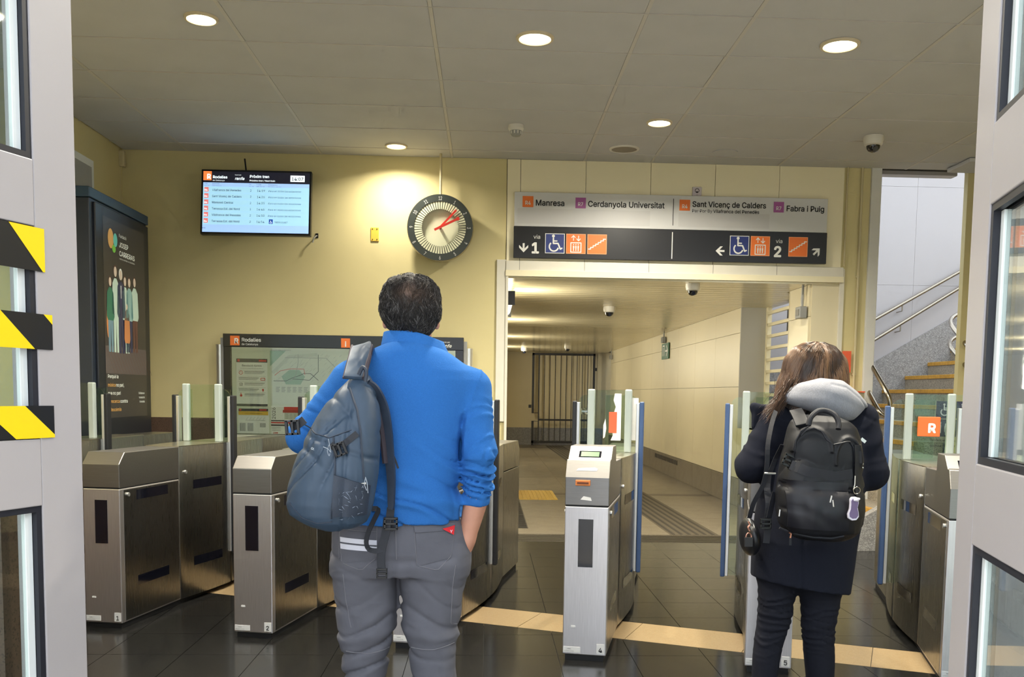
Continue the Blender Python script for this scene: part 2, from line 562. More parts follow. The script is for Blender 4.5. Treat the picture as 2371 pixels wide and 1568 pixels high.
# ================================================================ WALLS OF THE HALL
wb = struct('wall_back', MB().box(LW-.2, .165, BW, BW+.22, 0, HZ+.2), m_wall)
for k, (a, b) in enumerate(((LW, -2.2), (-2.2, -1.1), (-1.1, .075))):
    slab(a+.002, b-.002, BW-.018, BW, .003, 1.04, m_brown, wb, 'dado_slab')
wp = struct('wall_over_passage', MB().box(.165, 3.62, BW+.005, BW+.22, 2.37, HZ+.2), m_dark_gap)
px_ = [.168, .29, .885, 1.48, 2.075, 2.67, 3.276]
for a, b in zip(px_[:-1], px_[1:]):
    slab(a+.002, b-.002, BW-.012, BW+.01, 2.51, HZ-.002, m_cream, wp, 'wall_panel')
bm_ = part('beam', MB().box(.165, 3.30, BW-.03, BW+.02, 2.372, 2.512), m_beam, wp, bevel=.006)
for x in (.29, .885, 1.48, 2.075, 2.67):
    slab(x-.0015, x+.0015, BW-.0305, BW-.02, 2.43, 2.51, m_dark_gap, bm_, 'beam_joint')
slab(.165, 3.30, BW-.036, BW-.02, 2.372, 2.425, m_cream, bm_, 'beam_lip')
part('jamb_panel', MB().box(.165, .19, BW-.03, BW+.3, 0, 2.372), m_beam, wp, bevel=.004)
struct('trim_passage_left', MB().box(.082, .168, BW-.02, BW+.02, 1.04, 2.52), m_beam, bevel=.004)
struct('trim_passage_right', MB().box(3.27, 3.315, BW-.02, BW+.02, 0, 2.5), m_beam, bevel=.004)
wr = struct('wall_pier', MB().box(3.275, 3.53, BW-.004, BW+.3, 0, HZ+.2), m_wall)
struct('trim_stair_pillar', MB().box(3.525, 3.622, BW-.03, BW+.3, 0, HZ+.2), m_pillar, bevel=.006)
wl = struct('wall_left', MB().box(LW-.2, LW, 2.6, BW+.2, 0, HZ+.2), m_wall)
for k in range(5):
    slab(LW, LW+.018, 2.7+k*1.22, 2.7+(k+1)*1.22-.004, .003, 1.04, m_brown, wl, 'dado_slab')
struct('wall_right', MB().box(5.0, 5.2, 2.0, BW+.2, 0, HZ+.2), m_wall)
struct('wall_stair_side', MB().box(4.435, 5.2, BW-.02, BW+.05, 0, HZ+.3), m_wall)
# high window on the left wall beside the advertising totem
w1 = struct('window_1', MB().box(LW, LW+.03, 7.62, 8.10, 2.3, 3.15), m_bead)
part('window_pane', MB().box(LW+.028, LW+.034, 7.67, 8.05, 2.35, 3.09), mat('frosted_pane', (168, 170, 172), .2), w1)
struct('trim_left_wall', MB().box(LW, LW+.03, 7.16, 7.24, 2.2, HZ), m_beam)

# ================================================================ STREET FRONT (round the open doors)
HL = Vector((-1.150, 2.70)); HR = Vector((1.126, 2.146))
fd = Vector((math.cos(GA), math.sin(GA)))
wf = struct('wall_front', MB(), m_wall)
def front_piece(name, a0, a1, z0, z1, m, th=.16, parent=wf):
    base = HL + fd*0
    n = Vector((-fd.y, fd.x))
    a = base + fd*a0; b = base + fd*a1
    return part(name, MB().prism([tuple(a), tuple(b), tuple(b+n*th), tuple(a+n*th)], z0, z1), m, parent)
front_piece('lintel', -2.9, 4.6, 2.55, 2.63, m_door)
front_piece('front_fascia', -2.9, 4.6, 2.63, HZ+.25, m_wall)
front_piece('front_pier', -3.0, -2.3, 0, 2.55, m_wall)
front_piece('front_pier', 4.1, 4.7, 0, 2.55, m_wall)
front_piece('door_post', -.19, -.14, 0, 2.55, m_door, .09)
front_piece('door_post', 2.42, 2.51, 0, 2.55, m_door, .09)
w2 = struct('window_2', MB(), m_door)
front_piece('pane', -2.3, -.19, 1.06, 2.55, m_dglass, .012, w2)
for k in range(2):
    front_piece('front_dado', -2.3+k*1.03, -1.275+k*1.03, 0, 1.06, m_brown, .1, w2)
w3 = struct('window_3', MB(), m_door)
front_piece('pane', 2.51, 4.1, .12, 2.5, m_dglass, .012, w3)
front_piece('sill', 2.51, 4.1, 0, .12, m_door, .1, w3)

def door_leaf(name, hinge, ang, side):
    # leaf swung out towards the street: local x runs from the hinge outwards
    o = link(name, None); o['kind'] = 'structure'
    o.location = (hinge.x, hinge.y, 0)
    o.rotation_euler = (0, 0, ang)
    W = 1.08; T = .026
    def bx(nm, x0, x1, z0, z1, m, t=T, bev=.003):
        return part(nm, MB().box(x0, x1, -t, t, z0, z1), m, o, bevel=bev)
    bx('stile', 0, .145, .01, 2.45, m_door); bx('stile', W-.145, W, .01, 2.45, m_door)
    zs = [(.01, .3), (.985, 1.163), (1.715, 1.885), (2.34, 2.45)]
    for z0, z1 in zs:
        bx('rail', .1455, W-.1455, z0, z1, m_door)
    for (z0, z1) in ((.3, .985), (1.163, 1.715), (1.885, 2.34)):
        gl = bx('pane', .15, W-.15, z0, z1, m_dglass, .004, 0)
        for sgn in (-1, 1):
            ya, yb = sorted((sgn*.008, sgn*.022))
            for nm, x0, x1, a, b, m in (('gasket', .1456, .163, z0, z1, m_gasket), ('gasket', W-.163, W-.1456, z0, z1, m_gasket),
                                        ('gasket', .163, W-.163, z0, z0+.016, m_gasket), ('gasket', .163, W-.163, z1-.016, z1, m_gasket)):
                part(nm, MB().box(x0, x1, ya, yb, a, b), m, gl)
        for x0, x1 in ((.164, .186), (W-.186, W-.164)):
            part('glazing_bead', MB().box(x0, x1, -.007, .007, z0+.017, z1-.017), m_bead, gl)
    return o
# angle of local +x in the world
angL = math.atan2(-math.cos(math.radians(20)), -math.sin(math.radians(20)))
angR = math.atan2(-math.cos(math.radians(13.9)), -math.sin(math.radians(13.9)))
dl = door_leaf('door_1', HL, angL, 1)
dr = door_leaf('door_2', HR, angR, -1)

# hazard tape stuck across the left leaf
m_tb = mat('tape_black', (24, 25, 28), .35); m_ty = mat('tape_yellow', (240, 204, 18), .35)
def tape(label, z0, z1, x0, x1, phase, tilt, per=.275, lean=.106):
    t = thing('hazard_tape', label, 'tape', (HL.x, HL.y, 0), angL, 'hazard tapes across the left door leaf')
    y = .0285
    part('tape_strip', MB().add([(x0, y, z0), (x1, y, z0+tilt), (x1, y, z1+tilt), (x0, y, z1), (x0, y-.001, z0), (x1, y-.001, z0+tilt), (x1, y-.001, z1+tilt), (x0, y-.001, z1)],
         [(0, 1, 2, 3), (4, 7, 6, 5), (0, 4, 5, 1), (1, 5, 6, 2), (2, 6, 7, 3), (3, 7, 4, 0)]), m_tb, t)
    h = z1-z0; k = -4
    while True:
        # stripe leaning: top further from the hinge
        b0 = phase + k*per; b1 = b0 + per*.5
        k += 1
        if b0 - .12 > x1: break
        poly = [(b0, 0.), (b1, 0.), (b1+lean, h), (b0+lean, h)]
        def cl(poly, s, lim):
            out = []
            for i in range(len(poly)):
                a, b = poly[i], poly[(i+1) % len(poly)]
                da, db = s*(a[0]-lim), s*(b[0]-lim)
                if da <= 0: out.append(a)
                if (da < 0 < db) or (db < 0 < da):
                    q = da/(da-db); out.append((lim, a[1]+(b[1]-a[1])*q))
            return out
        poly = cl(poly, 1, x1)
        poly = cl(poly, -1, x0) if poly else poly
        if len(poly) < 3: continue
        part('tape_stripe', MB().add([(x, y+.0006, z0+zz+tilt*(x-x0)/(x1-x0)) for x, zz in poly], [tuple(range(len(poly)))]), m_ty, t)
    return t
tape('topmost black and yellow hazard tape across left glass door', 1.600, 1.712, .118, .98, .263, .0)
tape('middle black and yellow hazard tape across left glass door', 1.398, 1.49, .098, .98, .159, .0)
tape('lowest black and yellow hazard tape across left glass door', 1.165, 1.25, .1, .98, .0905, .0)

# ================================================================ CORRIDOR
XR = 3.0
wc = struct('wall_corridor_right', MB().box(XR+.02, XR+.30, BW+.005, 9.395, 0, CZ+.3), m_cream2)
part('wall_core', MB().box(XR+.02, XR+.24, 11.2, 23.0, 0, CZ+.3), m_dark_gap, wc)
part('wall_core', MB().box(XR+.02, XR+.24, 9.4, 11.2, 0, .93), m_dark_gap, wc)
zj = [.335, 1.42, 2.06, CZ]
def panels(y0, y1, z0s):
    for a, b in zip(z0s[:-1], z0s[1:]):
        slab(XR, XR+.02, y0+.002, y1-.002, a+.002, b-.002, m_cream2, wc, 'wall_panel')
panels(BW+.02, 9.39, zj)
ys = [11.21 + 1.2*k for k in range(10)] + [22.9]
for a, b in zip(ys[:-1], ys[1:]):
    panels(a, b, zj)
for a, b in ((9.41, 10.3), (10.3, 11.2)):
    slab(XR, XR+.02, a, b-.003, .337, .93, m_cream2, wc, 'wall_panel')
for k in range(12):
    a = BW+.02 + 1.18*k
    slab(XR-.012, XR+.02, a, a+1.177, .003, .332, m_terr, wc, 'skirting_slab')
# ribbed vent low in the skirting
v = part('skirting_vent', MB().box(XR-.016, XR-.011, 14.6, 16.6, .22, .3), m_terr, wc)
for k in range(18):
    slab(XR-.02, XR-.015, 14.62+k*.11, 14.67+k*.11, .225, .295, m_dark_gap, v, 'vent_slot')
# barred opening to the stairs
w4 = struct('window_4', MB().box(XR+.0, XR+.24, 9.395, 9.41, .93, CZ), m_cream2)
part('reveal', MB().box(XR+.001, XR+.36, 11.19, 11.21, .93, CZ), mat('grey_reveal_panel', (186, 184, 176), .5), w4)
part('sill', MB().box(XR+.001, XR+.36, 9.41, 11.19, .90, .93), m_cream2, w4)
part('frame_bar', MB().box(XR+.3, XR+.35, 11.13, 11.19, .93, CZ), m_cream, w4)
for k in range(8):
    z = 1.33 + k*.137
    part('window_bar', MB().box(XR+.3, XR+.34, 9.3, 11.15, z-.018, z+.018), m_cream, w4, bevel=.004)
part('dark_post', MB().box(XR+.42, XR+.52, 10.45, 10.55, .5, CZ+.2), m_black, w4)
part('dark_bracket', MB().box(XR+.40, XR+.54, 10.55, 10.72, 2.05, 2.33), m_black, w4)
# far end
we = struct('wall_corridor_end', MB().box(-.1, 3.3, ENDY, ENDY+.2, 0, CZ+.3), mat('far_end_panel', (216, 202, 164), .6))
part('skirting', MB().box(-.1, 3.0, ENDY-.02, ENDY, 0, .44), m_gran, we)
struct('wall_corridor_left', MB().box(-.1, .1, BW+.3, ENDY, 0, CZ+.3), m_cream2)
struct('wall_corridor_outer', MB().box(3.6, 3.7, 22.9, ENDY+.2, 0, CZ+.3), m_white)
cc = struct('ceiling_corridor', MB().box(-.1, 3.24, BW+.2, ENDY+.2, CZ+.03, CZ+.25), m_dark_gap)
m_strip = mat('cream_metal_strip', (214, 202, 166), .22, metal=.35)
part('ceiling_edge_board', MB().box(.1, 3.3, BW+.0, BW+.215, CZ, CZ+.028), m_strip, cc)
n = int((ENDY - BW - .22)/.185)
for k in range(n):
    y = BW + .22 + k*.185
    slab(.1, 3.38 if 9.4 < y < 11.1 else 3.02, y, y+.172, CZ, CZ+.028, m_strip, cc, 'ceiling_strip', .005)
# ================================================================ STAIRS
# they climb to the right along a white wall behind the pillar
SY = 12.0
st = struct('stairs', MB().box(3.06, 3.3, 8.02, SY, 0, .004), m_step)
X8, TR, RS = 5.06, .29, .1775
for k in range(1, 18):
    z = RS*k; x = X8 + TR*(k-8)
    y0 = 8.0 if x + TR < 4.43 else 9.12
    x2 = x + TR + .03
    sp = part('step', MB().box(x+.012, x2, y0, SY-.03, max(0, z-.40), z-.002), m_step, st)
    part('step_nosing', MB().box(x, x+.05, y0+.002, SY-.032, z-.045, z), m_nose, sp, bevel=.004)
part('stair_cheek', MB().prism_xz([(3.05, 0), (4.42, 0), (4.42, .98), (3.25, .30), (3.05, .30)], 7.90, 8.0), m_gran, st)
sw = struct('wall_stairs', MB().box(3.3, 8.6, SY+.02, SY+.2, 0, 5.4), m_dark_gap)
for i in range(5):
    for z0, z1 in ((.3, 1.52), (1.52, 2.75), (2.75, 3.98), (3.98, 5.3)):
        slab(3.3+i*1.06+.0012, 3.3+(i+1)*1.06-.0012, SY, SY+.02, z0+.0012, z1-.0012, m_white, sw, 'wall_panel')
part('granite_skirting', MB().prism_xz([(3.3, 0), (8.5, 0), (8.5, 1.64+.583*3.78), (4.72, 1.64), (3.3, 1.64)], SY-.028, SY), m_gran, sw)
struct('wall_stair_right', MB().box(4.9, 8.6, 9.0, 9.1, 0, 2.2), m_white)
struct('ceiling_stair_edge', MB().box(3.62, 4.44, BW+.2, 9.12, HZ, HZ+.2), m_white)
def handrail(label, path, r=.0215, brackets=()):
    t = thing('handrail', label, 'handrail', path[0], 0, None)
    part('rail_tube', MB().tube(path, r, 12), m_rail, t, smooth=True, world=True)
    for b in brackets:
        part('rail_bracket', MB().tube(b, .007, 6), m_rail, t, smooth=True, world=True)
    return t
def wall_rail(p0, p1):
    q0 = Vector((p0[0], SY-.09, p0[1])); q1 = Vector((p1[0], SY-.09, p1[1]))
    e0 = q0 + (q0-q1)*.35; e1 = q1 + (q1-q0)*1.2
    pts = [tuple(e0.lerp(e1, i/8)) for i in range(9)]
    br = []
    for t in (.26, .56, .8):
        c = e0.lerp(e1, t)
        br.append([(c.x, c.y, c.z-.02), (c.x, c.y, c.z-.09), (c.x-.03, SY, c.z-.1)])
    return pts, br
a, b = wall_rail((4.9012,2.3033), (6.0121,2.9458))
handrail('upper steel handrail along the white stair wall', a, .021, b)
a, b = wall_rail((4.8858,2.0317), (6.012,2.7406))
handrail('lower steel handrail along the white stair wall', a, .021, b)
def bend(pts, n=5):
    # round the corners of a polyline
    P = [Vector(p) for p in pts]; out = [P[0]]
    for i in range(1, len(P)-1):
        a = P[i] + (P[i-1]-P[i])*.35; b = P[i] + (P[i+1]-P[i])*.35
        for k in range(n+1):
            t = k/n
            out.append(a*(1-t)**2 + P[i]*2*t*(1-t) + b*t*t)
    out.append(P[-1])
    return [tuple(p) for p in out]
handrail('looped steel handrail end beside the pale pillar at stair foot', bend([(3.6121,8.8,1.6153),(3.6827,8.55,1.3377),(3.705,8.55,1.2078),(3.66,8.55,1.1359),(3.6015,8.55,1.1786),(3.5899,8.8,1.3764)]), .022)
handrail('upper bent steel handrail at the right edge of the stairs', bend([(4.8613,9.5,2.2257),(4.5103,9.2,2.0838),(4.4796,8.7,1.7901)]), .021)
handrail('lower bent steel handrail at the right edge of the stairs', bend([(4.8738,9.5,1.9959),(4.5086,9.2,1.8693),(4.4906,8.7,1.5902)]), .021)

# ================================================================ CEILING FITTINGS
m_lamp = mat('downlight_glow', (255, 240, 200), .5, emit=(255, 238, 190), estr=9)
m_ringm = mat('downlight_ring', (214, 200, 170), .35)
def downlight(x, y, r, label, power):
    t = thing('ceiling_downlight', label, 'downlight', (x, y, HZ), 0, 'downlights in the hall ceiling')
    part('trim_ring', MB().lathe([(r*.82, -.006), (r*.86, -.014), (r, -.012), (r*1.02, 0), (r*.8, 0)], n=36), m_ringm, t, smooth=True)
    part('lamp_glass', MB().lathe([(r*.5, -.010), (r*.83, -.006), (r*.83, -.001)], n=36), m_lamp, t, smooth=True)
    L = bpy.data.lights.new('downlight_lamp', 'AREA')
    L.shape = 'DISK'; L.size = r*1.5; L.energy = power; L.color = (1.0, .93, .78); L.spread = math.radians(150)
    lo = link('downlight_lamp', L, t); lo.location = (0, 0, -.02)
    return t
downlight(-1.656, 5.70, .095, 'round downlight at the left of the ceiling above gates', 38)
downlight(.267, 5.84, .112, 'round downlight in the middle of the front ceiling row', 38)
downlight(2.10, 5.80, .115, 'round downlight at the right of the ceiling', 38)
downlight(-.80, 8.42, .095, 'small downlight close to the back wall above the clock', 12)
downlight(1.32, 7.51, .10, 'small downlight between smoke detector and dome camera', 46)
for x_, lb in ((-1.6, 'added unseen downlight just inside the doors at left'), (.3, 'added unseen downlight just inside the doors in the middle'), (2.1, 'added unseen downlight just inside the doors at right')):
    downlight(x_, 3.9, .112, lb, 44)  # extra row above the view, added to brighten the hall
# smoke detector
t = thing('smoke_detector', 'cream smoke detector on the ceiling above the clock', 'smoke detector', (.212, 7.70, HZ))
part('base', MB().lathe([(.06, 0), (.062, -.03), (.052, -.045)], n=28), m_whitep, t, smooth=True)
part('sensor_head', MB().lathe([(.046, -.045), (.044, -.07), (.03, -.085)], n=28), m_grey, t, smooth=True)
for k in range(10):
    a = 2*math.pi*k/10
    slab(-.004, .004, -.003, .003, -.072, -.05, m_whitep, t, 'vent_rib').location = (.045*math.cos(a), .045*math.sin(a), -.06)
# loudspeaker
t = thing('ceiling_speaker', 'round grey loudspeaker grille in the ceiling above the sign', 'loudspeaker', (1.165, 8.33, HZ))
part('rim', MB().lathe([(.108, -.004), (.112, -.012), (.128, -.008), (.13, 0)], n=36), m_whitep, t, smooth=True)
part('grille', MB().lathe([(.06, -.009), (.109, -.006), (.109, 0)], n=36), mat('speaker_mesh', (150, 140, 124), .6, bump=.4, bscale=600), t, smooth=True)

m_dome = glass_mat('smoked_dome', (60, 60, 66), .12)
def dome_camera(label, loc, s, m=m_whitep):
    t = thing('dome_camera', label, 'camera', loc, 0, 'ceiling dome cameras')
    part('housing', MB().lathe([(.07*s, 0), (.072*s, -.03*s), (.064*s, -.062*s), (.052*s, -.07*s)], n=28), m, t, smooth=True)
    part('dome', MB().lathe([(.05*s, -.068*s), (.047*s, -.09*s), (.034*s, -.108*s), (.012*s, -.117*s)], n=28), mat('camera_dome_black', (18, 18, 20), .12, coat=.6), t, smooth=True)
    part('lens', MB().lathe([(.02*s, 0), (.018*s, .008*s)], (0, -.04*s, -.095*s), (0, -1, -.5), n=14), mat('lens_glass', (40, 44, 60), .08), t, smooth=True)
    return t
dome_camera('white dome camera on the hall ceiling at right', (3.11, 7.74, HZ), 1.1)
dome_camera('white dome camera on the corridor ceiling nearest the sign', (1.93, 8.95, CZ-.0), .95)
dome_camera('cream dome camera under the corridor ceiling left of the exit sign', (1.46, 11.4, CZ), 1.0)
dome_camera('tiny dome camera at the corridor end left of the gate', (.86, 22.0, CZ), 1.05)
dome_camera('tiny dome camera above the middle of the barred gate', (1.75, 20.6, CZ), 1.05)

# ================================================================ TRAIN SCREEN
m_bez = mat('screen_bezel', (16, 16, 18), .3)
scx, scy, scz = (-2.0261,8.52,2.931)
tv = thing('departure_screen', 'flat train departure screen on the yellow wall', 'screen', (scx, scy, scz), 0, None, (math.radians(-7), 0, math.radians(-1)))
W, H = .955, .57
part('casing', MB().box(-W/2, W/2, .004, .06, -H/2, H/2), m_bez, tv, bevel=.006)
def em(name, c, k):
    return mat(name, c, .5, emit=c, estr=k)
m_s_bg = em('screen_pale_blue', (170, 222, 246), 0.5)
m_s_hd = em('screen_header_black', (30, 30, 44), 0.36)
m_s_bar = em('screen_bar_blue', (160, 196, 240), 0.58)
m_s_wh = em('screen_white', (238, 248, 252), 0.65)
m_s_or = em('screen_orange', (244, 130, 66), 0.58)
m_s_rd = em('screen_red', (222, 120, 116), 0.58)
m_s_tx = em('screen_text', (30, 44, 56), 0.2)
m_s_tx2 = em('screen_text_soft', (70, 92, 116), 0.25)
m_s_bl = em('screen_blue', (40, 84, 176), 0.43)
w, h = W-.035, H-.035
pan = plate(tv, 'display', -w/2, w/2, -h/2, h/2, m_s_bg, .0035)
X0 = -w/2; Z1 = h/2
def sp(name, x0, x1, z0, z1, m, y=.003):
    return plate(pan, name, X0+x0*w, X0+x1*w, Z1-z1*h, Z1-z0*h, m, y)
def sl(s, x, z, size, m, **k):
    return letters(pan, s, X0+x*w, Z1-z*h, size*h, m, y=.002, **k)
sp('header', 0, 1, 0, .185, m_s_hd); sp('column_bar', 0, 1, .185, .25, m_s_bar); sp('footer_bar', 0, 1, .875, 1, m_s_bar)
sp('logo_square', 0, .078, 0, .15, m_s_or, .0025)
sl('R', .032, .125, .15, m_s_wh, bold=.03)
sl('Rodalies', .088, .115, .085, m_s_wh, bold=.02); sl('de Catalunya', .088, .16, .045, m_s_wh)
sl('Operat per', .295, .06, .03, m_s_wh); sl('renfe', .295, .135, .09, m_s_wh, bold=.015, shear=.25)
sl('Pròxim tren', .435, .095, .085, m_s_wh, bold=.02); sl('Próximo tren / Next train', .435, .155, .052, m_s_wh, bold=.01)
sp('time_box', .82, .955, .045, .15, m_s_wh, .0025); sl('14:07', .887, .128, .10, m_s_tx, align='CENTER', bold=.012)
for s, x in (('Línia', .01), ('Destinació', .085), ('Via', .43), ('Sortida', .5), ('Observacions', .61)):
    sl(s, x, .215, .034, m_s_tx2)
for s, x in (('Línea / Line', .01), ('Destino / Destination', .085), ('Vía / Track', .43), ('Salida / Departure', .5), ('Observaciones / Observations', .61)):
    sl(s, x, .243, .022, m_s_tx2)
rows = [('Vilafranca del Penedes', '2', '14:19'), ('Sant Vicenç de Calders', '2', '14:26'), ('Martorell Central', '2', '14:35'),
        ('Terrassa Est. del Nord', '1', '14:46'), ('Vilafranca del Penedes', '2', '14:50'), ('Terrassa Est. del Nord', '2', '14:54')]
for i, (d, v_, tm) in enumerate(rows):
    z = .325 + i*.1025
    sp('line_badge', .012, .052, z-.062, z+.012, m_s_rd, .0025)
    sl('R4', .014, z-.002, .056, m_s_wh, bold=.004)
    sl(d, .085, z, .068, m_s_tx, sx=.92, bold=.006); sl(v_, .44, z, .068, m_s_tx); sl(tm, .505, z, .068, m_s_tx)
    if i < 5:
        sl('Para en todas las estaciones', .615, z, .056, m_s_tx2, shear=.2, fit=.31*w)
        sp('row_line', 0, 1, z+.026, z+.03, m_s_bar, .0028)
    else:
        sp('access_badge', .625, .662, z-.062, z+.014, m_s_bl, .0025)
        shape(pan, 'access_pictogram', move(pic_wheelchair(), X0+.627*w, Z1-(z+.012)*h, .033*w), m_s_wh, .002)
        sl('TREN CURT', .672, z, .056, m_s_tx2, shear=.2)
sl('era', .0, .945, .05, m_s_tx2)
# hanger behind the screen
part('hanger', MB().tube([(-.13, .09, H/2+.13), (-.115, .09, H/2+.02), (-.11, .06, .1)], .008, 6), m_black, tv)
part('wall_arm', MB().box(-.06, .06, .05, .25, -.1, .1), m_black, tv)
# loose hook and cable on the wall right of the screen
t = thing('wall_hook', 'small bent metal hook on the wall below the screen corner', 'hook', (-1.5481,8.8,2.7))
part('hook_wire', MB().tube([(.0, 0, 0), (-.0, -.03, -.005), (-.02, -.05, -.03), (-.03, -.05, -.07)], .006, 8), m_grey, t, smooth=True)
part('hook_plate', MB().box(-.012, .012, -.006, 0, -.02, .02), m_black, t)
# ceiling fixing at the corner with its cable
t = thing('corner_cable', 'painted conduit down the corner of the yellow back wall', 'conduit', ((-3.2784,8.77,3.3969)))
part('conduit', MB().cyl((0, -.02, 0), (.0, -.02, -.52), .011, n=10), m_pipe, t, smooth=True)
part('junction_box', MB().box(-.05, .06, -.06, .0, -.62, -.5), m_whitep, t, bevel=.006)
part('fixing_box', MB().box(.0, .055, -.05, 0, -.14, 0), m_pipe, t, bevel=.01)

# ================================================================ CLOCK
ckx, cky, ckz = (-0.4272,8.6,2.7634)
ck = thing('wall_clock', 'round station clock with dark ring and red hands', 'clock', (ckx, cky, ckz))
R = .297
m_cring = mat('clock_ring_green_black', (52, 58, 54), .45)
m_dial = mat('clock_dial_cream', (216, 216, 186), .6)
m_red = mat('red_hand', (206, 52, 40), .45)
part('case', MB().lathe([(R*.93, .0), (R*.98, .0), (R, .03), (R*.98, .09), (R*.6, .11), (R*.6, .036), (R*.93, .036), (R*.93, 0)], (0, 0, 0), (0, 1, 0), 64, False), m_rail, ck, smooth=True)
part('dial', MB().lathe([(R*.935, .030), (R*.935, .034)], (0, 0, 0), (0, 1, 0), 64), m_dial, ck)
def annulus(r0, r1, y0, y1, n=64):
    b = MB(); vs = []; fs = []
    for i in range(n):
        a = 2*math.pi*i/n; c, s = math.cos(a), math.sin(a)
        vs += [(r0*c, y0, r0*s), (r1*c, y0, r1*s), (r1*c, y1, r1*s), (r0*c, y1, r0*s)]
    for i in range(n):
        j = (i+1) % n
        for k in range(4):
            fs.append((i*4+k, i*4+(k+1) % 4, j*4+(k+1) % 4, j*4+k))
    return b.add(vs, fs)
rg = part('hour_ring', annulus(R*.775, R*.975, -.004, .012), m_cring, ck)
for i in range(12):
    a = math.radians(90 - 30*(i+1)); s = str(i+1)
    me = text_mesh(s, .062, 0, 0, 'CENTER', .62)
    me.transform(Matrix.Translation((0, 0, -.021)))
    rot = -(math.radians(30*(i+1)))
    if i+1 in (4, 5, 6, 7, 8): rot += math.pi
    me.transform(Matrix.Rotation(-rot, 4, 'Y'))
    me.transform(Matrix.Translation((R*.875*math.cos(a), -.0055, R*.875*math.sin(a))))
    me.materials.append(m_paper)
    link('numeral', me, rg)
part('bar_backing', annulus(R*.545, R*.776, .009, .011), m_cring, ck)
bar = MB().prism_xz([(-.0056, R*.545), (.0056, R*.545), (.0086, R*.775), (-.0086, R*.775)], 0, .008).mesh('minute_bar')
fix(bar); bar.materials.append(m_dial)
for i in range(60):
    o = link('minute_bar', bar, ck); o.rotation_euler = (0, math.radians(6*i+3), 0)
def hand(ang, r0, r1, wd, y, ball):
    b = MB().box(-wd, wd, y-.004, y+.004, -r0, r1)
    if ball:
        b.lathe([(.016, y-.005), (.016, y+.005)], (0, 0, r1), (0, 1, 0), 20)
    o = part('clock_hand', b, m_red, ck); o.rotation_euler = (0, math.radians(ang), 0)
hand(64, .055, .175, .0095, -.02, True); hand(43, 0.0, .21, .0085, -.012, False)
part('hub', MB().cyl((0, -.02, 0), (0, .035, 0), .012), m_red, ck)
part('suspension_rod', MB().cyl((0, .06, R-.01), (0, .06, HZ-ckz), .011, n=12), m_pipe, ck, smooth=True)
part('wall_mount', MB().box(-.06, .06, .1, .2, -.06, .06), m_grey, ck)
# small yellow cover plate
t = thing('cover_plate', 'small yellow blank plate with four screws left of the clock', 'cover plate', (-1.027,8.8,2.7229))
part('plate', MB().box(-.036, .036, -.01, 0, -.062, .062), mat('yellow_plate', (226, 184, 70), .5), t, bevel=.004)
for sx in (-1, 1):
    for sz in (-1, 1):
        part('screw', MB().cyl((sx*.02, -.013, sz*.046), (sx*.02, -.009, sz*.046), .005, n=8), m_black, t)

# ================================================================ DIRECTION SIGN
sg = thing('direction_sign', 'long white and black platform direction sign above the passage', 'sign', (1.6738,8.74,2.822), math.radians(-.2))
W = 2.875; zt, zm, zb = .30, -.005, -.288
m_sgw = mat('sign_grey_white', (206, 206, 206), .4); m_sgb = mat('sign_black', (30, 31, 36), .35)
m_or = mat('sign_orange', (234, 118, 44), .45); m_pu = mat('sign_purple', (160, 84, 150), .45); m_bl = mat('sign_blue', (40, 54, 118), .45)
m_sgt = mat('sign_white_print', (226, 226, 222), .45)
part('white_board', MB().box(-W/2, W/2, 0, .03, zm, zt), m_sgw, sg, bevel=.003)
part('black_board', MB().box(-W/2-.004, W/2+.004, -.004, .03, zb, zm-.001), m_sgb, sg, bevel=.003)
plate(sg, 'blank_patch', -1.41, -.2, .02, .155, mat('sign_patch', (198, 197, 197), .4), -.0012)
plate(sg, 'blank_patch', .06, .9, .02, .15, mat('sign_patch', (198, 197, 197), .4), -.0012)
plate(sg, 'divider_line', .008, .014, .03, .27, m_ink, -.0015)
plate(sg, 'divider_line', .004, .012, -.27, -.03, m_sgt, -.0055)
def badge(x, z, s, txt, m):
    b = plate(sg, 'line_badge', x, x+s, z, z+s, m, -.0025)
    letters(b, txt, x+s*.5, z+s*.22, s*.66, m_sgt, -.0035, bold=.012, align='CENTER', sx=.92)
badge(-1.365, .165, .098, 'R4', m_or); letters(sg, 'Manresa', -1.245, .182, .098, m_ink, -.0015, bold=.02, fit=0.26)
badge(-.885, .165, .095, 'R7', m_pu); letters(sg, 'Cerdanyola Universitat', -.77, .182, .098, m_ink, -.0015, bold=.02, fit=0.7)
badge(.066, .165, .098, 'R4', m_or); letters(sg, 'Sant Vicenç de Calders', .185, .202, .094, m_ink, -.0015, bold=.02, fit=0.68)
letters(sg, 'Per·Por·By', .185, .152, .056, m_ink, -.0015, bold=.002, fit=0.185); letters(sg, 'Vilafranca del Penedès', .378, .152, .056, m_ink, -.0015, bold=.016, fit=.425)
badge(.935, .168, .095, 'R7', m_pu); letters(sg, 'Fabra i Puig', 1.055, .182, .094, m_ink, -.0015, bold=.02, fit=0.35)
def pict(x, z, s, m, pic, border):
    b = plate(sg, 'pictogram_square', x, x+s, z, z+s, m_sgt if border else mat('sign_peach_edge', (240, 160, 110), .45), -.0055)
    plate(b, 'pictogram_field', x+.006, x+s-.006, z+.006, z+s-.006, m, -.0065)
    shape(b, 'pictogram', move(pic, x, z, s), m_sgt, -.0075)
def arrow(x, z, s, ang):
    shape(sg, 'arrow', move(pic_arrow(ang), x, z, s), m_sgt, -.0055)
arrow(-1.35, -.195, .09, 0)
letters(sg, 'via', -1.262, -.115, .068, m_sgt, -.0055, bold=.003); letters(sg, '1', -1.285, -.243, .178, m_sgt, -.0055, bold=.03)
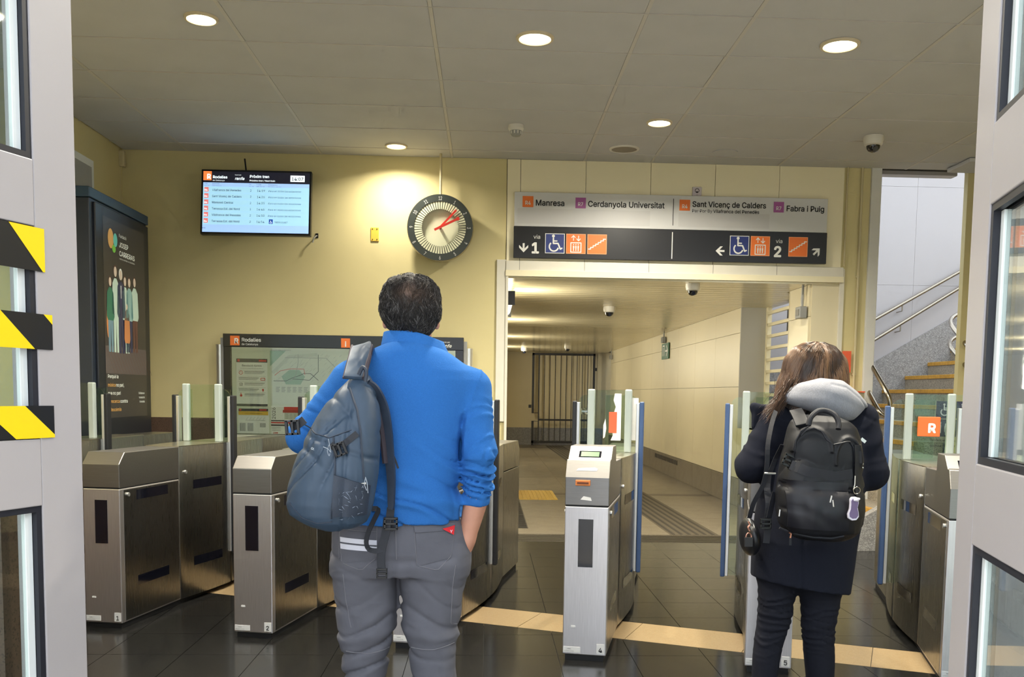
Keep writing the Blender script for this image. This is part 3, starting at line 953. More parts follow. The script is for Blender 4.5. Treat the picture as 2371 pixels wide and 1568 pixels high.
for x, m, pc, bd in ((-1.155, m_bl, pic_wheelchair(), True), (-.963, m_or, pic_lift(), False), (-.77, m_or, pic_stairs(), False)):
    pict(x, -.243, .178, m, pc, bd)
arrow(.455, -.19, .09, -90)
for x, m, pc, bd in ((.54, m_bl, pic_wheelchair(), True), (.733, m_or, pic_lift(), False), (1.085, m_or, pic_stairs(), False)):
    pict(x, -.228, .178, m, pc, bd)
letters(sg, 'via', .965, -.108, .068, m_sgt, -.0055, bold=.003); letters(sg, '2', .945, -.231, .178, m_sgt, -.0055, bold=.03)
arrow(1.345, -.18, .09, 135)
# small notice over the sign
t = thing('small_notice', 'small pale square notice with a ring above the long sign', 'sign', (1.9051,8.77,3.1659))
part('board', MB().box(-.042, .042, 0, .012, -.042, .042), mat('pale_pink_board', (200, 190, 196), .5), t, bevel=.002)
shape(t, 'ring_mark', stroke(arcpts(0, .01, .018, 0, 360, 20), .005, False) + [disc(0, -.004, .008)], m_ink, -.001)
letters(t, 'VIA', 0, -.033, .014, m_ink, -.001, align='CENTER')
# orange notice on the pier, behind the woman
t = thing('orange_notice', 'orange notice on the pier behind the brown-haired woman', 'sign', (3.3687,8.76,1.6423))
part('board', MB().box(-.05, .03, 0, .012, -.1, .1), mat('orange_board', (226, 96, 60), .5), t)
t = thing('litter_tray', 'grey shelf with an orange rim low on the pier', 'shelf', (3.4155,8.62,1.3694))
part('shelf_body', MB().box(-.14, .06, -.02, .14, -.1, -.012), mat('olive_shelf', (150, 142, 116), .5), t)
part('shelf_rim', MB().box(-.14, .062, -.03, .14, -.012, .0), mat('orange_board', (226, 96, 60), .5), t)
t = thing('pier_conduit', 'painted conduit down the yellow pier beside the pillar', 'conduit', (3.44, 8.78, HZ))
part('conduit', MB().cyl((0, 0, 0), (0, 0, -2.6), .012, n=10), m_pipe, t, smooth=True)
for z in (-1.0, -1.9):
    part('clip', MB().box(-.02, .02, -.006, .016, z, z+.02), m_pipe, t)
t = thing('pier_trim_pipe', 'thin painted conduit at the left edge of the pier', 'conduit', (3.30, 8.775, HZ))
part('conduit', MB().cyl((0, 0, 0), (0, 0, -.9), .008, n=10), m_pipe, t, smooth=True)

# ================================================================ INFORMATION BOARD
ib = thing('information_board', 'wide glazed information board with maps and timetables on the back wall', 'notice board', ((-1.2848,8.66,1.3237)))
m_ibk = mat('board_black', (22, 22, 24), .22, bump=.02, bscale=60)
m_ibg = mat('board_backing', (196, 197, 180), .5)
W = 2.15; zt = .475; zbm = -.60
part('back_frame', MB().box(-W/2, W/2, 0, .1, zbm, zt), m_ibk, ib, bevel=.006)
part('header_strip', MB().box(-W/2, W/2, -.012, .0, zt-.115, zt), m_ibk, ib, bevel=.003)
plate(ib, 'backing_sheet', -W/2+.075, W/2-.075, -.42, zt-.118, m_ibg, -.003)
for sx in (-1, 1):
    part('side_post', MB().lathe([(.038, -.9), (.038, .0)], (sx*(W/2+.045), .06, .38), (0, 0, 1), 20), m_alu, ib, smooth=True)
    part('post_core', MB().box(sx*(W/2+.0)-.03, sx*(W/2+.0)+.03, .02, .1, -.7, .44), m_grey, ib)
letters(ib, 'Rodalies', -W/2+.165, zt-.068, .062, m_paper, -.0135, bold=.012); letters(ib, 'de Catalunya', -W/2+.165, zt-.1, .034, m_paper, -.0135)
q = plate(ib, 'logo_square', -W/2+.065, -W/2+.148, zt-.103, zt-.018, m_or, -.0135); letters(q, 'R', -W/2+.1, zt-.085, .085, m_paper, -.0145, bold=.035)
q = plate(ib, 'info_square', .0-.025, .055, zt-.108, zt-.025, m_or, -.0135); letters(q, 'i', .015, zt-.098, .085, m_paper, -.0145, bold=.03, align='CENTER')
letters(ib, 'Operat per', W/2-.21, zt-.05, .025, m_paper, -.0135); letters(ib, 'renfe', W/2-.21, zt-.092, .058, m_paper, -.0135, bold=.012, shear=.25)
m_sheet = mat('paper_sheet', (214, 213, 208), .6); m_gr1 = mat('print_grey', (150, 150, 148), .6); m_gr2 = mat('print_dark', (66, 64, 66), .6)
m_rd = mat('print_red', (190, 62, 54), .6); m_grn = mat('print_green', (144, 168, 152), .6); m_yb = mat('print_ochre', (206, 166, 62), .6); m_mapg = mat('map_sheet', (196, 196, 186), .6)
m_pale = mat('print_pale', (182, 184, 174), .6)
def sheet(nm, x0, x1, z0, z1, m=None, y=-.005, p=None):
    return plate(p or ib, nm, x0, x1, z0, z1, m or m_sheet, y)
# refund poster
xa = -W/2+.115
s1 = sheet('refund_poster', xa, xa+.275, -.17, .255)
sheet('poster_header', xa, xa+.275, .222, .255, m_gr2, -.006, s1); sheet('logo_mark', xa+.01, xa+.03, .228, .25, m_rd, -.007, s1); sheet('header_tag', xa+.2, xa+.268, .23, .246, m_rd, -.007, s1)
letters(s1, 'Devolució Xpress', xa+.137, .185, .034, m_gr2, -.006, bold=.003, align='CENTER', sx=.9)
letters(s1, 'Per a tots els clients de Rodalies de Catalunya', xa+.137, .165, .0155, m_gr2, -.006, align='CENTER', sx=.85)
for i, z in enumerate((.125, .07, .022, -.03, -.075)):
    sheet('rule', xa+.015, xa+.26, z+.026, z+.028, m_gr1, -.006, s1)
    for k in range(3):
        sheet('text_line', xa+.07 - (.05 if i in (1, 3) else 0), xa+.25-(.05 if i in (1, 3) else 0)-k*.01, z+.012-k*.009, z+.016-k*.009, m_gr1 if k else m_gr2, -.006, s1)
    ixx = xa+.04 if i in (0, 2, 4) else xa+.235
    if i == 0:
        shape(s1, 'clock_icon', stroke(arcpts(ixx, z+.005, .016, 0, 360, 18), .004, False) + stroke([(ixx, z+.015), (ixx, z+.005), (ixx+.008, z)], .003), m_rd, -.006)
    elif i == 1:
        shape(s1, 'ticket_icon', stroke([(ixx-.018, z-.006), (ixx+.018, z-.006), (ixx+.018, z+.012), (ixx-.018, z+.012), (ixx-.018, z-.006)], .005), m_rd, -.006)
    elif i == 2:
        shape(s1, 'tick_icon', stroke([(ixx-.012, z-.008), (ixx+.012, z-.008), (ixx+.012, z+.014), (ixx-.012, z+.014), (ixx-.012, z-.008)], .003) + stroke([(ixx-.006, z+.004), (ixx, z-.002), (ixx+.007, z+.008)], .003), m_gr2, -.006)
    elif i == 3:
        shape(s1, 'pin_icon', [disc(ixx, z+.008, .009), [(ixx-.008, z+.005), (ixx, z-.014), (ixx+.008, z+.005)]], m_rd, -.006)
    else:
        shape(s1, 'hand_icon', [disc(ixx, z, .011), [(ixx-.004, z), (ixx+.002, z), (ixx+.002, z+.024), (ixx-.004, z+.024)]], m_rd, -.006)
sheet('poster_footer', xa, xa+.275, -.17, -.15, m_gr2, -.006, s1)
# timetable poster
s2 = sheet('timetable_poster', xa+.01, xa+.285, -.41, -.19)
s2b = sheet('timetable_poster_lower', xa+.01, xa+.285, -.415, -.405, m_sheet, -.0052, s2)
sheet('poster_header', xa+.015, xa+.28, -.215, -.192, m_gr2, -.006, s2); sheet('logo_mark', xa+.022, xa+.04, -.211, -.196, m_rd, -.007, s2); sheet('header_tag', xa+.2, xa+.265, -.209, -.197, m_rd, -.007, s2)
sheet('ochre_band', xa+.015, xa+.28, -.25, -.216, m_yb, -.006, s2)
letters(s2, 'OBRES I SERVEIS ALTERNATIUS', xa+.147, -.238, .014, m_gr2, -.007, align='CENTER')
shape(s2, 'slanted_names', [q_ for k in range(6) for q_ in stroke([(xa+.08+k*.03, -.295), (xa+.1+k*.03, -.268)], .0025, False)] + stroke([(xa+.075, -.298), (xa+.25, -.298)], .003, False), m_gr1, -.006)
for k, x in enumerate((.02, .09, .2)):
    sheet('hour_column', xa+x+.005, xa+x+.055, -.395 if k < 2 else -.36, -.322, m_gr1, -.006, s2)
    for j in range(3):
        sheet('column_gap', xa+x+.016+j*.013, xa+x+.0185+j*.013, -.394 if k < 2 else -.359, -.323, m_sheet, -.0065, s2)
# network map
xb = xa + .30
s3 = sheet('network_map', xb, xb+1.2, -.15, zt-.125, m_mapg, -.0045)
def zz(v): return zt - .125 - v
shape(s3, 'sea_area', [[(xb, zz(.02)), (xb+.14, zz(.02)), (xb, zz(.16))]], m_grn, -.0055)
shape(s3, 'metropolitan_area', [[(xb+.1, zz(.25)), (xb+.17, zz(.19)), (xb+.26, zz(.19)), (xb+.31, zz(.25)), (xb+.27, zz(.32)), (xb+.14, zz(.32))]], m_grn, -.0055)
rnd = random.Random(3)
lines_ = [[(xb+.03, zz(.29)), (xb+.14, zz(.29)), (xb+.2, zz(.26)), (xb+.26, zz(.24)), (xb+.3, zz(.22)), (xb+.36, zz(.22)), (xb+.43, zz(.28))],
          [(xb+.04, zz(.24)), (xb+.09, zz(.2)), (xb+.18, zz(.18)), (xb+.3, zz(.18)), (xb+.31, zz(.23))],
          [(xb+.25, zz(.05)), (xb+.25, zz(.12)), (xb+.24, zz(.18)), (xb+.22, zz(.26)), (xb+.16, zz(.3))],
          [(xb+.43, zz(.05)), (xb+.43, zz(.2)), (xb+.35, zz(.28)), (xb+.2, zz(.27))],
          [(xb+.13, zz(.08)), (xb+.5, zz(.08)), (xb+.62, zz(.2)), (xb+.9, zz(.22))]]
for k, L in enumerate(lines_):
    shape(s3, 'route_line', stroke(L, .0045, False), [m_gr2, m_rd, m_gr1, m_gr2, m_gr1][k], -.006 - .0001*k)
shape(s3, 'band_area', stroke([(xb+.02, zz(.22)), (xb+.17, zz(.07)), (xb+.42, zz(.05))], .03, False), m_pale, -.005)
shape(s3, 'station_names', [q_ for k in range(60) for q_ in stroke([(xb+.05+rnd.random()*.4, 0)]*1 + [(0, 0)], .0, False)][:0] +
      [q_ for k in range(70) for (x, z) in [(xb+.04+rnd.random()*.75, zz(.06+rnd.random()*.25))] for q_ in stroke([(x, z), (x+.02, z+.02)], .002, False)], m_gr1, -.0062)
letters(s3, 'Servei de rodalia de Barcelona', xb+.005, zt-.143, .018, m_gr2, -.006)
for k in range(7):
    for j in range(4):
        sheet('legend_text', xb+.05+k*.05, xb+.085+k*.05-.006*(j % 2), zz(.35+j*.013), zz(.344+j*.013), m_gr1, -.006, s3)
# calendar and fares sheet
s4 = sheet('calendar_sheet', xb+.005, xb+1.2, -.42, -.165, m_sheet, -.0045)
letters(s4, '2026', xb+.045, -.285, .06, m_gr2, -.006, rot=-math.pi/2)
sheet('red_band', xb+.12, xb+.6, -.20, -.172, m_rd, -.006, s4); sheet('red_band_low', xb+.11, xb+.6, -.225, -.2, mat('print_red_deep', (158, 56, 44), .6), -.0058, s4)
sheet('grid_area', xb+.125, xb+.6, -.285, -.225, m_pale, -.0058, s4)
for k in range(5):
    for j in range(4):
        sheet('number_cell', xb+.14+k*.035, xb+.158+k*.035, -.24-j*.012, -.236-j*.012, m_gr1, -.0065, s4)
sheet('dark_bar', xb+.005, xb+.6, -.303, -.293, m_gr2, -.006, s4); sheet('red_bar', xb+.005, xb+.6, -.322, -.31, m_rd, -.006, s4); sheet('dark_bar', xb+.005, xb+.16, -.345, -.332, m_gr2, -.006, s4)
for j in range(3):
    sheet('fare_line', xb+.01, xb+.09, -.36-j*.014, -.356-j*.014, m_gr1, -.006, s4)
letters(s4, '100€', xb+.02, -.415, .026, m_rd, -.006, bold=.02)
# right hand column of the board
s5 = sheet('service_poster', W/2-.2, W/2-.082, -.12, .3, m_sheet, -.005)
sheet('poster_header', W/2-.2, W/2-.082, .2, .3, m_gr2, -.006, s5); letters(s5, 'Rodalies', W/2-.195, .25, .03, m_sheet, -.007, bold=.01); letters(s5, 'de Catalunya', W/2-.195, .23, .015, m_sheet, -.007)
for k, (c_, x, z) in enumerate(((m_rd, 0, .14), (m_yb, .055, .1), (m_gr1, 0, .08), (m_gr1, .055, .03), (m_rd, .01, -.02))):
    sheet('picture_block', W/2-.19+x, W/2-.145+x, z, z+.05, c_, -.006, s5)
part('front_glass', MB().box(-W/2+.07, W/2-.07, -.024, -.02, -.425, zt-.12), glass_mat('board_glass', (236, 240, 236), .03), ib)
for x, z in ((-W/2+.2, -.5), (-W/2+.27, -.51), (-W/2+.3, -.51)):
    part('magnet', MB().cyl((x, -.012, z), (x, .0, z), .006, n=8), m_grey, ib)
plate(ib, 'lower_sheet', -W/2+.075, W/2-.075, -.545, -.425, m_ibg, -.0028)

# ================================================================ ADVERTISING TOTEM
# stands along the left wall, its lit face looking into the hall
tt = thing('advertising_totem', 'tall dark blue advertising totem with a lit charity poster', 'advertising totem', (-2.9, 7.75, 0))
m_tot = mat('totem_blue_black', (34, 42, 56), .4); m_totc = mat('totem_cap_blue', (42, 66, 88), .4)
part('body', MB().box(-.34, 0, -.60, .56, 0, 2.68), m_tot, tt, bevel=.006)
part('cap', MB().box(-.36, .012, -.62, .58, 2.68, 2.755), m_totc, tt, bevel=.006)
part('front_door', MB().box(0, .02, -.54, .55, .80, 2.66), mat('totem_frame', (30, 33, 40), .35), tt, bevel=.006)
part('foot_panel', MB().box(0, .014, -.54, .55, .03, .78), m_tot, tt, bevel=.004)
pp = thing('charity_poster', 'lit dark charity poster inside the tall totem', 'poster', (-2.879, 7.755, 0), math.pi/2)
# local: x along the wall away from the street, z up, facing into the hall
m_pbg = mat('poster_dark', (58, 55, 52), .35, emit=(58, 55, 52), estr=.10, var=.12, vscale=3)
m_pw = mat('poster_white', (222, 226, 216), .5, emit=(222, 226, 216), estr=.12)
def pm(n_, c): return mat('poster_'+n_, c, .5, emit=c, estr=.10)
m_po = pm('amber', (206, 160, 92)); m_pt = pm('teal', (96, 190, 176)); m_pg = pm('green', (116, 186, 70)); m_pskin = pm('skin', (206, 190, 170))
m_pnav = pm('navy', (54, 56, 82)); m_pjean = pm('jeans', (110, 140, 152)); m_pmint = pm('mint', (186, 208, 192)); m_pbrn = pm('brown', (96, 66, 56)); m_pgrn = pm('jacket_green', (52, 112, 88)); m_porg = pm('orange', (196, 130, 80)); m_pfl = pm('floorboards', (92, 84, 80))
pb = plate(pp, 'print', -.42, .44, 1.07, 2.585, m_pbg, 0)
plate(pb, 'floor_area', -.42, .44, 1.41, 1.62, m_pfl, -.0008)
shape(pb, 'floor_lines', [q_ for k in range(14) for q_ in stroke([(-.40+k*.06, 1.6), (-.36+k*.062+.12, 1.41)], .004, False)], m_pbrn, -.0012)
shape(pb, 'amber_leaf', [disc(-.275, 2.437, .055, 24, .075)], m_po, -.002)
shape(pb, 'teal_leaf', [disc(-.185, 2.437, .04, 24, .052)], m_pt, -.0025)
shape(pb, 'green_leaf', [disc(-.215, 2.368, .035, 24, .03)], m_pg, -.0022)
letters(pb, 'Fundació', -.108, 2.472, .05, m_pw, -.002, fit=.15); letters(pb, 'JOSEP', -.108, 2.397, .075, m_pw, -.002, bold=.012, fit=.185); letters(pb, 'CARRERAS', -.108, 2.33, .075, m_pw, -.002, bold=.012, fit=.32)
letters(pb, 'UNITS CONTRA LA LEUCÈMIA', -.108, 2.302, .02, m_pw, -.002, fit=.32)
def figure(x, zf, h, top, leg, skin=m_pskin, hair=m_pbrn, wd=.1, long=False):
    hd = h*.065
    shape(pb, 'printed_hair', [disc(x, zf+h-hd*1.0, hd*.82, 18, hd*1.05)], hair, -.0015)
    shape(pb, 'printed_face', [disc(x, zf+h-hd*1.15, hd*.66, 18, hd*.9)], skin, -.002)
    sh = zf+h*.82
    hip = zf+h*(.28 if long else .47)
    shape(pb, 'printed_legs', [[(x-wd*.42, hip), (x-wd*.38, zf), (x-wd*.08, zf), (x, hip-.05), (x+wd*.08, zf), (x+wd*.38, zf), (x+wd*.42, hip)]], leg, -.0014)
    shape(pb, 'printed_coat', [[(x-wd*.18, sh+.02), (x-wd*.5, sh-.02), (x-wd*.62, hip), (x-wd*.45, hip-.03), (x+wd*.45, hip-.03), (x+wd*.62, hip), (x+wd*.5, sh-.02), (x+wd*.18, sh+.02)]], top, -.0017)
figure(-.198, 1.575, .67, m_pmint, m_pmint, wd=.12)
figure(-.305, 1.575, .575, m_pgrn, m_pjean, wd=.12)
figure(-.005, 1.585, .60, m_pmint, m_pnav, wd=.11)
figure(.085, 1.585, .60, pm('pale_teal', (140, 176, 170)), m_pnav, wd=.12)
figure(.20, 1.59, .61, m_pmint, m_pbrn, wd=.13)
figure(-.09, 1.57, .66, m_pnav, m_pnav, hair=m_pw, wd=.14)
shape(pb, 'printed_tie', [[(-.097, 2.1), (-.083, 2.1), (-.085, 2.0), (-.095, 2.0)]], m_pw, -.0022)
figure(.025, 1.575, .40, m_porg, m_pmint, hair=m_pbrn, wd=.10, long=True)
shape(pb, 'printed_cello', [disc(-.355, 1.80, .03, 16, .12)], m_porg, -.0013)
for s_, x, z, m, f_ in (('Perquè la', -.385, 1.375, m_pw, .205), ('música', -.388, 1.31, m_po, .15), ('no pari,', -.225, 1.31, m_pw, .155), ('que no pari', -.39, 1.247, m_pw, .25), ('la', -.39, 1.184, m_pw, .04), ('recerca', -.335, 1.184, m_po, .17), ('contra', -.15, 1.184, m_pw, .15), ('la', -.39, 1.12, m_pw, .04), ('leucèmia', -.335, 1.12, m_po, .2)):
    letters(pb, s_, x, z, .052, m, -.002, bold=.012, fit=f_)
for s_, z in (('Col·labora en', 1.252), ('la curació de', 1.217), ('la leucèmia', 1.182)):
    letters(pb, s_, .38, z, .034, m_pw, -.002, align='RIGHT', sx=.9, bold=.008)

# ================================================================ CORRIDOR FITTINGS
m_gate = mat('dark_gate_paint', (58, 56, 56), .5, metal=.3)
gt = thing('barred_gate', 'tall dark steel bar gate at the far end of the corridor', 'gate', (1.17, 24.0, 0))
def gb_(nm, x0, x1, z0, z1, d=.05):
    return part(nm, MB().box(x0, x1, -d/2, d/2, z0, z1), m_gate, gt)
gb_('frame_post', -.02, .035, .82, 2.33); gb_('frame_post', -.02, .035, 0, .62); gb_('frame_post', 1.52, 1.575, .02, 2.33)
gb_('frame_post', .14, .17, .05, 2.3, .04)
gb_('top_rail', -.02, 1.575, 2.28, 2.335); gb_('bottom_rail', -.02, 1.575, .06, .12); gb_('middle_rail', .15, 1.55, .63, .675)
gb_('lock_plate', -.02, .16, .815, .83); gb_('lock_plate', -.02, .16, .61, .62)
for k in range(10):
    x = .295 + k*.137
    gb_('gate_bar', x-.008, x+.008, .08, 2.3, .016)
gb_('lock_box', -.1, -.03, .95, 1.03); gb_('hinge_box', 1.57, 1.62, 1.9, 1.98)

ex = thing('exit_sign', 'green emergency exit sign on the corridor wall', 'sign', (2.975, 15.82, 2.045), -math.pi/2)
m_ex = mat('exit_green', (34, 96, 66), .45)
part('board', MB().box(-.30, .30, 0, .012, -.13, .13), m_ex, ex)
shape(ex, 'running_door_mark', stroke([(-.2, -.08), (-.2, .09), (-.05, .09), (-.05, -.08)], .022, False) + stroke([(-.15, -.07), (-.12, 0), (-.14, .05)], .02), m_paper, -.002)
shape(ex, 'arrow_mark', stroke([(.02, 0), (.2, 0)], .03, False) + stroke([(.12, .09), (.22, 0), (.12, -.09)], .03, False), m_paper, -.002)
def jbox(label, y, z, s=1.0):
    t = thing('junction_box', label, 'junction box', (2.99, y, z), 0, 'grey boxes on the corridor wall')
    part('box', MB().box(-.07*s, 0, -.07*s, .07*s, -.055*s, .055*s), m_grey, t, bevel=.008)
    part('lid_window', MB().box(-.074*s, -.07*s, -.045*s, .045*s, -.03*s, .03*s), mat('smoked_lid', (110, 108, 100), .3), t)
    part('conduit', MB().cyl((-.025, 0, .05*s), (-.025, 0, CZ-z), .012, n=8), m_grey, t)
    part('cable', MB().tube([(-.02, .05, .05*s), (-.02, .06, .12), (-.02, .03, CZ-z)], .005, 6), m_whitep, t)
jbox('grey junction box with conduit on the near corridor wall', 8.90, 2.10)
jbox('grey junction box above the green exit sign', 15.9, 2.235, .9)
jbox('small grey junction box at the far end of the corridor wall', 22.6, 2.2, .9)
# left corridor wall strip lights; the two furthest are added for more light
m_tubeg = mat('tube_glow', (255, 248, 220), .5, emit=(255, 246, 214), estr=7)
for y, lb in ((9.75, 'bright strip light on the corridor wall at the passage mouth'), (13.6, 'second strip light along the left corridor wall'), (17.6, 'added third strip light along the left corridor wall'), (21.4, 'added last strip light along the left corridor wall')):
    t = thing('strip_light', lb, 'strip light', (.1, y, 2.2), 0, 'strip lights along the corridor')
    part('tray', MB().box(0, .06, -.7, .7, -.06, .06), m_whitep, t)
    part('tube_cover', MB().lathe([(.05, -.68), (.05, .68)], (.1, 0, 0), (0, 1, 0), 16), m_tubeg, t, smooth=True)
    part('end_cap', MB().box(.02, .16, -.72, -.68, -.065, .065), m_black, t)
    part('end_cap', MB().box(.02, .16, .68, .72, -.065, .065), m_black, t)
    L = bpy.data.lights.new('strip_lamp', 'AREA'); L.shape = 'RECTANGLE'; L.size = 1.3; L.size_y = .1; L.energy = 33; L.color = (1, .95, .80)
    lo = link('strip_lamp', L, t); lo.location = (.17, 0, 0); lo.rotation_euler = (0, -math.pi/2, math.pi/2*0)

# ================================================================ TICKET GATES
m_gglass = glass_mat('gate_glass', (240, 248, 242), .02)
m_gtop = mat('gate_top_steel', (196, 192, 176), .28, metal=1.0)
m_win = mat('sensor_window_black', (14, 15, 24), .08, coat=.5)
m_lab = mat('gate_label', (206, 206, 206), .5)
m_rub = mat('leaf_black_rubber', (24, 25, 30), .5)
m_rubb = mat('leaf_blue_rubber', (58, 82, 124), .45)
m_plinth = mat('gate_plinth', (22, 22, 24), .6)
m_grn = mat('green_display', (70, 112, 62), .3, emit=(70, 130, 62), estr=.12)
m_slot = mat('orange_ticket_slot', (206, 122, 62), .4)
m_post = mat('pale_glass_post', (158, 168, 164), .35)
GW = .213
def curve_pts(v0, v1, side, n=12):
    out = []
    for i in range(n+1):
        v = v0 + (v1-v0)*i/n
        u = .045*math.sin(math.pi*(v-.62)/1.18)
        out.append(((GW + u) if side > 0 else -u, v))
    return out
HD = .76      # bottom of the head, top of the pedestal
TP = .955     # top of the body
def ticket_gate(loc, label, number, entry, rubL, rubR, ang, leaf_l=True, leaf_r=True):
    t = thing('ticket_gate', label, 'ticket gate', (loc[0], loc[1], 0), math.radians(-ang), 'row of steel ticket gates')
    part('plinth', MB().box(.012, GW-.012, .012, 2.4, 0, .03), m_plinth, t)
    ped = part('pedestal', MB().box(0, GW, 0, .62, .03, HD), m_steel2, t, bevel=.004)
    # upper housing
    if entry:
        prof = [(0, HD+.006), (0, .902), (.045, .985), (.085, .987), (.165, 1.045), (.33, 1.045), (.345, .962), (.62, TP), (.62, HD+.006)]
    else:
        prof = [(0, HD+.006), (0, .893), (.055, TP), (.62, TP), (.62, HD+.006)]
    hd = part('head', MB().prism_yz(prof, 0, GW), m_head, t, bevel=.003)
    part('head_seam', MB().box(.003, GW-.003, .004, .62, HD-.001, HD+.007), m_plinth, t)
    if entry:
        part('display', MB().add([(.06, .0995, .9985), (.15, .0995, .9985), (.15, .128, 1.0195), (.06, .128, 1.0195)], [(0, 1, 2, 3)]), m_grn, hd)
        d = part('display_frame', MB().add([(.05, .0945, .9945), (.16, .0945, .9945), (.16, .134, 1.0235), (.05, .134, 1.0235)], [(0, 1, 2, 3)]), m_win, hd)
        d.location = (0, -.0003, -.0003)
        s_ = part('ticket_slot', MB().box(.05, .122, -.008, .002, .862, .89), m_slot, hd, bevel=.003)
        part('slot_mouth', MB().box(.058, .114, -.0095, -.007, .872, .88), mat('slot_dark', (92, 44, 20), .5), s_)
    # front sensor window, labels
    part('front_window', MB().box(.068, .14, -.002, .004, .465, .70), m_win, ped, bevel=.001)
    lb = part('maker_label', MB().box(.004, .088, -.0015, .004, .04, .068), m_lab, ped)
    letters(lb, 'INDRA', .022, .056, .008, m_ink, -.003, sx=1.2); letters(lb, 'SISTEMAS DE CONTROL', .008, .046, .006, m_ink, -.003)
    nl = part('number_label', MB().box(.168, .206, -.0015, .004, .04, .088), m_lab, ped)
    letters(nl, number, .187, .048, .045, m_ink, -.0025, bold=.01, align='CENTER')
    part('small_tag', MB().box(.04, .062, -.0015, .004, .165, .174), m_lab, ped)
    for sgn, u in ((-1, 0), (1, GW)):
        a, b = sorted((u-.001*sgn, u+.0018*sgn))
        dr_ = part('side_door', MB().box(min(u, u+.0012*sgn)-.0002, max(u, u+.0012*sgn), .035, .612, .04, HD-.008), m_steel, ped)
        for z0, z1 in ((.688, .742), (.21, .265)):
            part('side_window', MB().box(a, b, .16, .49, z0, z1), m_win, ped)
        part('lock', MB().cyl((u, .075, .725), (u+.010*sgn, .075, .725), .011, n=12), m_alu, ped, smooth=True)
    # bulged centre module in two halves, leaf slot between them
    for v0, v1 in ((.625, 1.19), (1.215, 1.80)):
        poly = [p for p in curve_pts(v0, v1, 1)] + [p for p in reversed(curve_pts(v0, v1, -1))]
        c = part('centre_body', MB().prism(poly, .03, TP), m_steel, t, bevel=.003, smooth=True)
        part('centre_top', MB().prism(poly, TP, TP+.004), m_gtop, c)
        for sgn in (-1, 1):
            vv = (.76, 1.08) if v0 < 1 else (1.32, 1.62)
            pts = [p for p in curve_pts(vv[0], vv[1], sgn, 8)]
            for z0, z1 in ((.69, .745), (.215, .27)):
                b = MB(); vs = []; fs = []
                for u, v in pts:
                    vs += [(u+.0015*sgn, v, z0), (u+.0015*sgn, v, z1)]
                fs = [(2*i, 2*i+2, 2*i+3, 2*i+1) for i in range(len(pts)-1)]
                part('side_window', b.add(vs, fs), m_win, c)
            u, v = curve_pts(.68, .69, sgn)[0]
            if v0 < 1:
                part('lock', MB().cyl((u, v, .80), (u+.010*sgn, v, .80), .011, n=12), m_alu, c, smooth=True)
    part('slot_core', MB().box(-.02, GW+.02, 1.185, 1.22, .03, TP-.01), m_plinth, t)
    part('rear_pedestal', MB().box(0, GW, 1.805, 2.42, .03, HD), m_steel, t, bevel=.004)
    part('rear_head', MB().prism_yz([(1.805, HD+.006), (1.805, TP), (2.36, TP), (2.42, .893), (2.42, HD+.006)], 0, GW), m_steel, t, bevel=.003)
    # glass guard on top: two pale posts and a pane across
    for u in (-.036, GW-.027):
        part('guard_post', MB().box(u, u+.042, 1.13, 1.17, TP+.004, 1.335), m_post, t, bevel=.008)
    part('guard_pane', MB().box(.006, GW-.027, 1.145, 1.153, TP+.004, 1.33), m_gglass, t)
    part('inner_pane', MB().box(.045, GW-.045, 1.40, 1.408, TP+.004, 1.30), m_gglass, t)
    # swinging leaves parked at both sides
    for sgn, rub, on in ((-1, rubL, leaf_l), (1, rubR, leaf_r)):
        if not on: continue
        e = GW-.05 if sgn > 0 else 0
        x0, x1 = sorted(((GW+.002 if sgn > 0 else -.002), e + sgn*.1))
        top = 1.30
        prof = [(x0, .24), (x1, .24), (x1, top), (x0, top)]
        r_ = .05
        if sgn > 0:
            prof = [(x0, .24), (x1, .24)] + [(x1-r_+r_*math.cos(a), top-r_+r_*math.sin(a)) for a in (math.pi/2*k/6 for k in range(7))] + [(x0, top)]
        else:
            prof = [(x0, .24), (x1, .24), (x1, top)] + [(x0+r_-r_*math.sin(a), top-r_+r_*math.cos(a)) for a in (math.pi/2*k/6 for k in range(7))]
        lf = part('leaf_pane', MB().prism_xz(prof, 1.198, 1.206), m_gglass, t)
        a, b = sorted((e + sgn*.088, e + sgn*.108))
        part('leaf_profile', MB().box(a, b, 1.18, 1.224, .235, 1.255), m_alu, lf, bevel=.003)
        a, b = sorted((e + sgn*.108, e + sgn*.134))
        part('leaf_rubber', MB().box(a, b, 1.175, 1.229, .23, 1.262), rub, lf, bevel=.006)
    return t
rowd = Vector((math.cos(GA), math.sin(GA)))
g2 = Vector((-1.312, 4.958))
SPC = .8735
gl = [
    (-2, 'steel ticket gate furthest left, mostly behind the white door frame', '0', False, m_rub, m_rub),
    (-1, 'steel ticket gate numbered 1 beside the white door frame', '1', False, m_rub, m_rub),
    (0, 'steel ticket gate numbered 2 left of the man in blue', '2', False, m_rub, m_rub),
    (1, 'steel ticket gate directly in front of the man in blue', '3', True, m_rub, m_rub),
    (2, 'bright steel ticket gate numbered 4 with orange ticket slot', '4', True, m_rub, m_rubb),
    (3, 'steel ticket gate numbered 5 in front of the woman in black', '5', True, m_rubb, m_rub),
    (4, 'steel ticket gate at far right by the right door frame', '6', True, m_rubb, m_rub),
]
gates = {}
for k, lb, num, entry, rl, rr in gl:
    ang = (8.6, 11.0, 11.6, 12.1, 13.0, 14.6, 15.7)[k+2]
    p = g2 + rowd*SPC*k
    gates[num] = ticket_gate(p, lb, num, entry, rl, rr, ang)
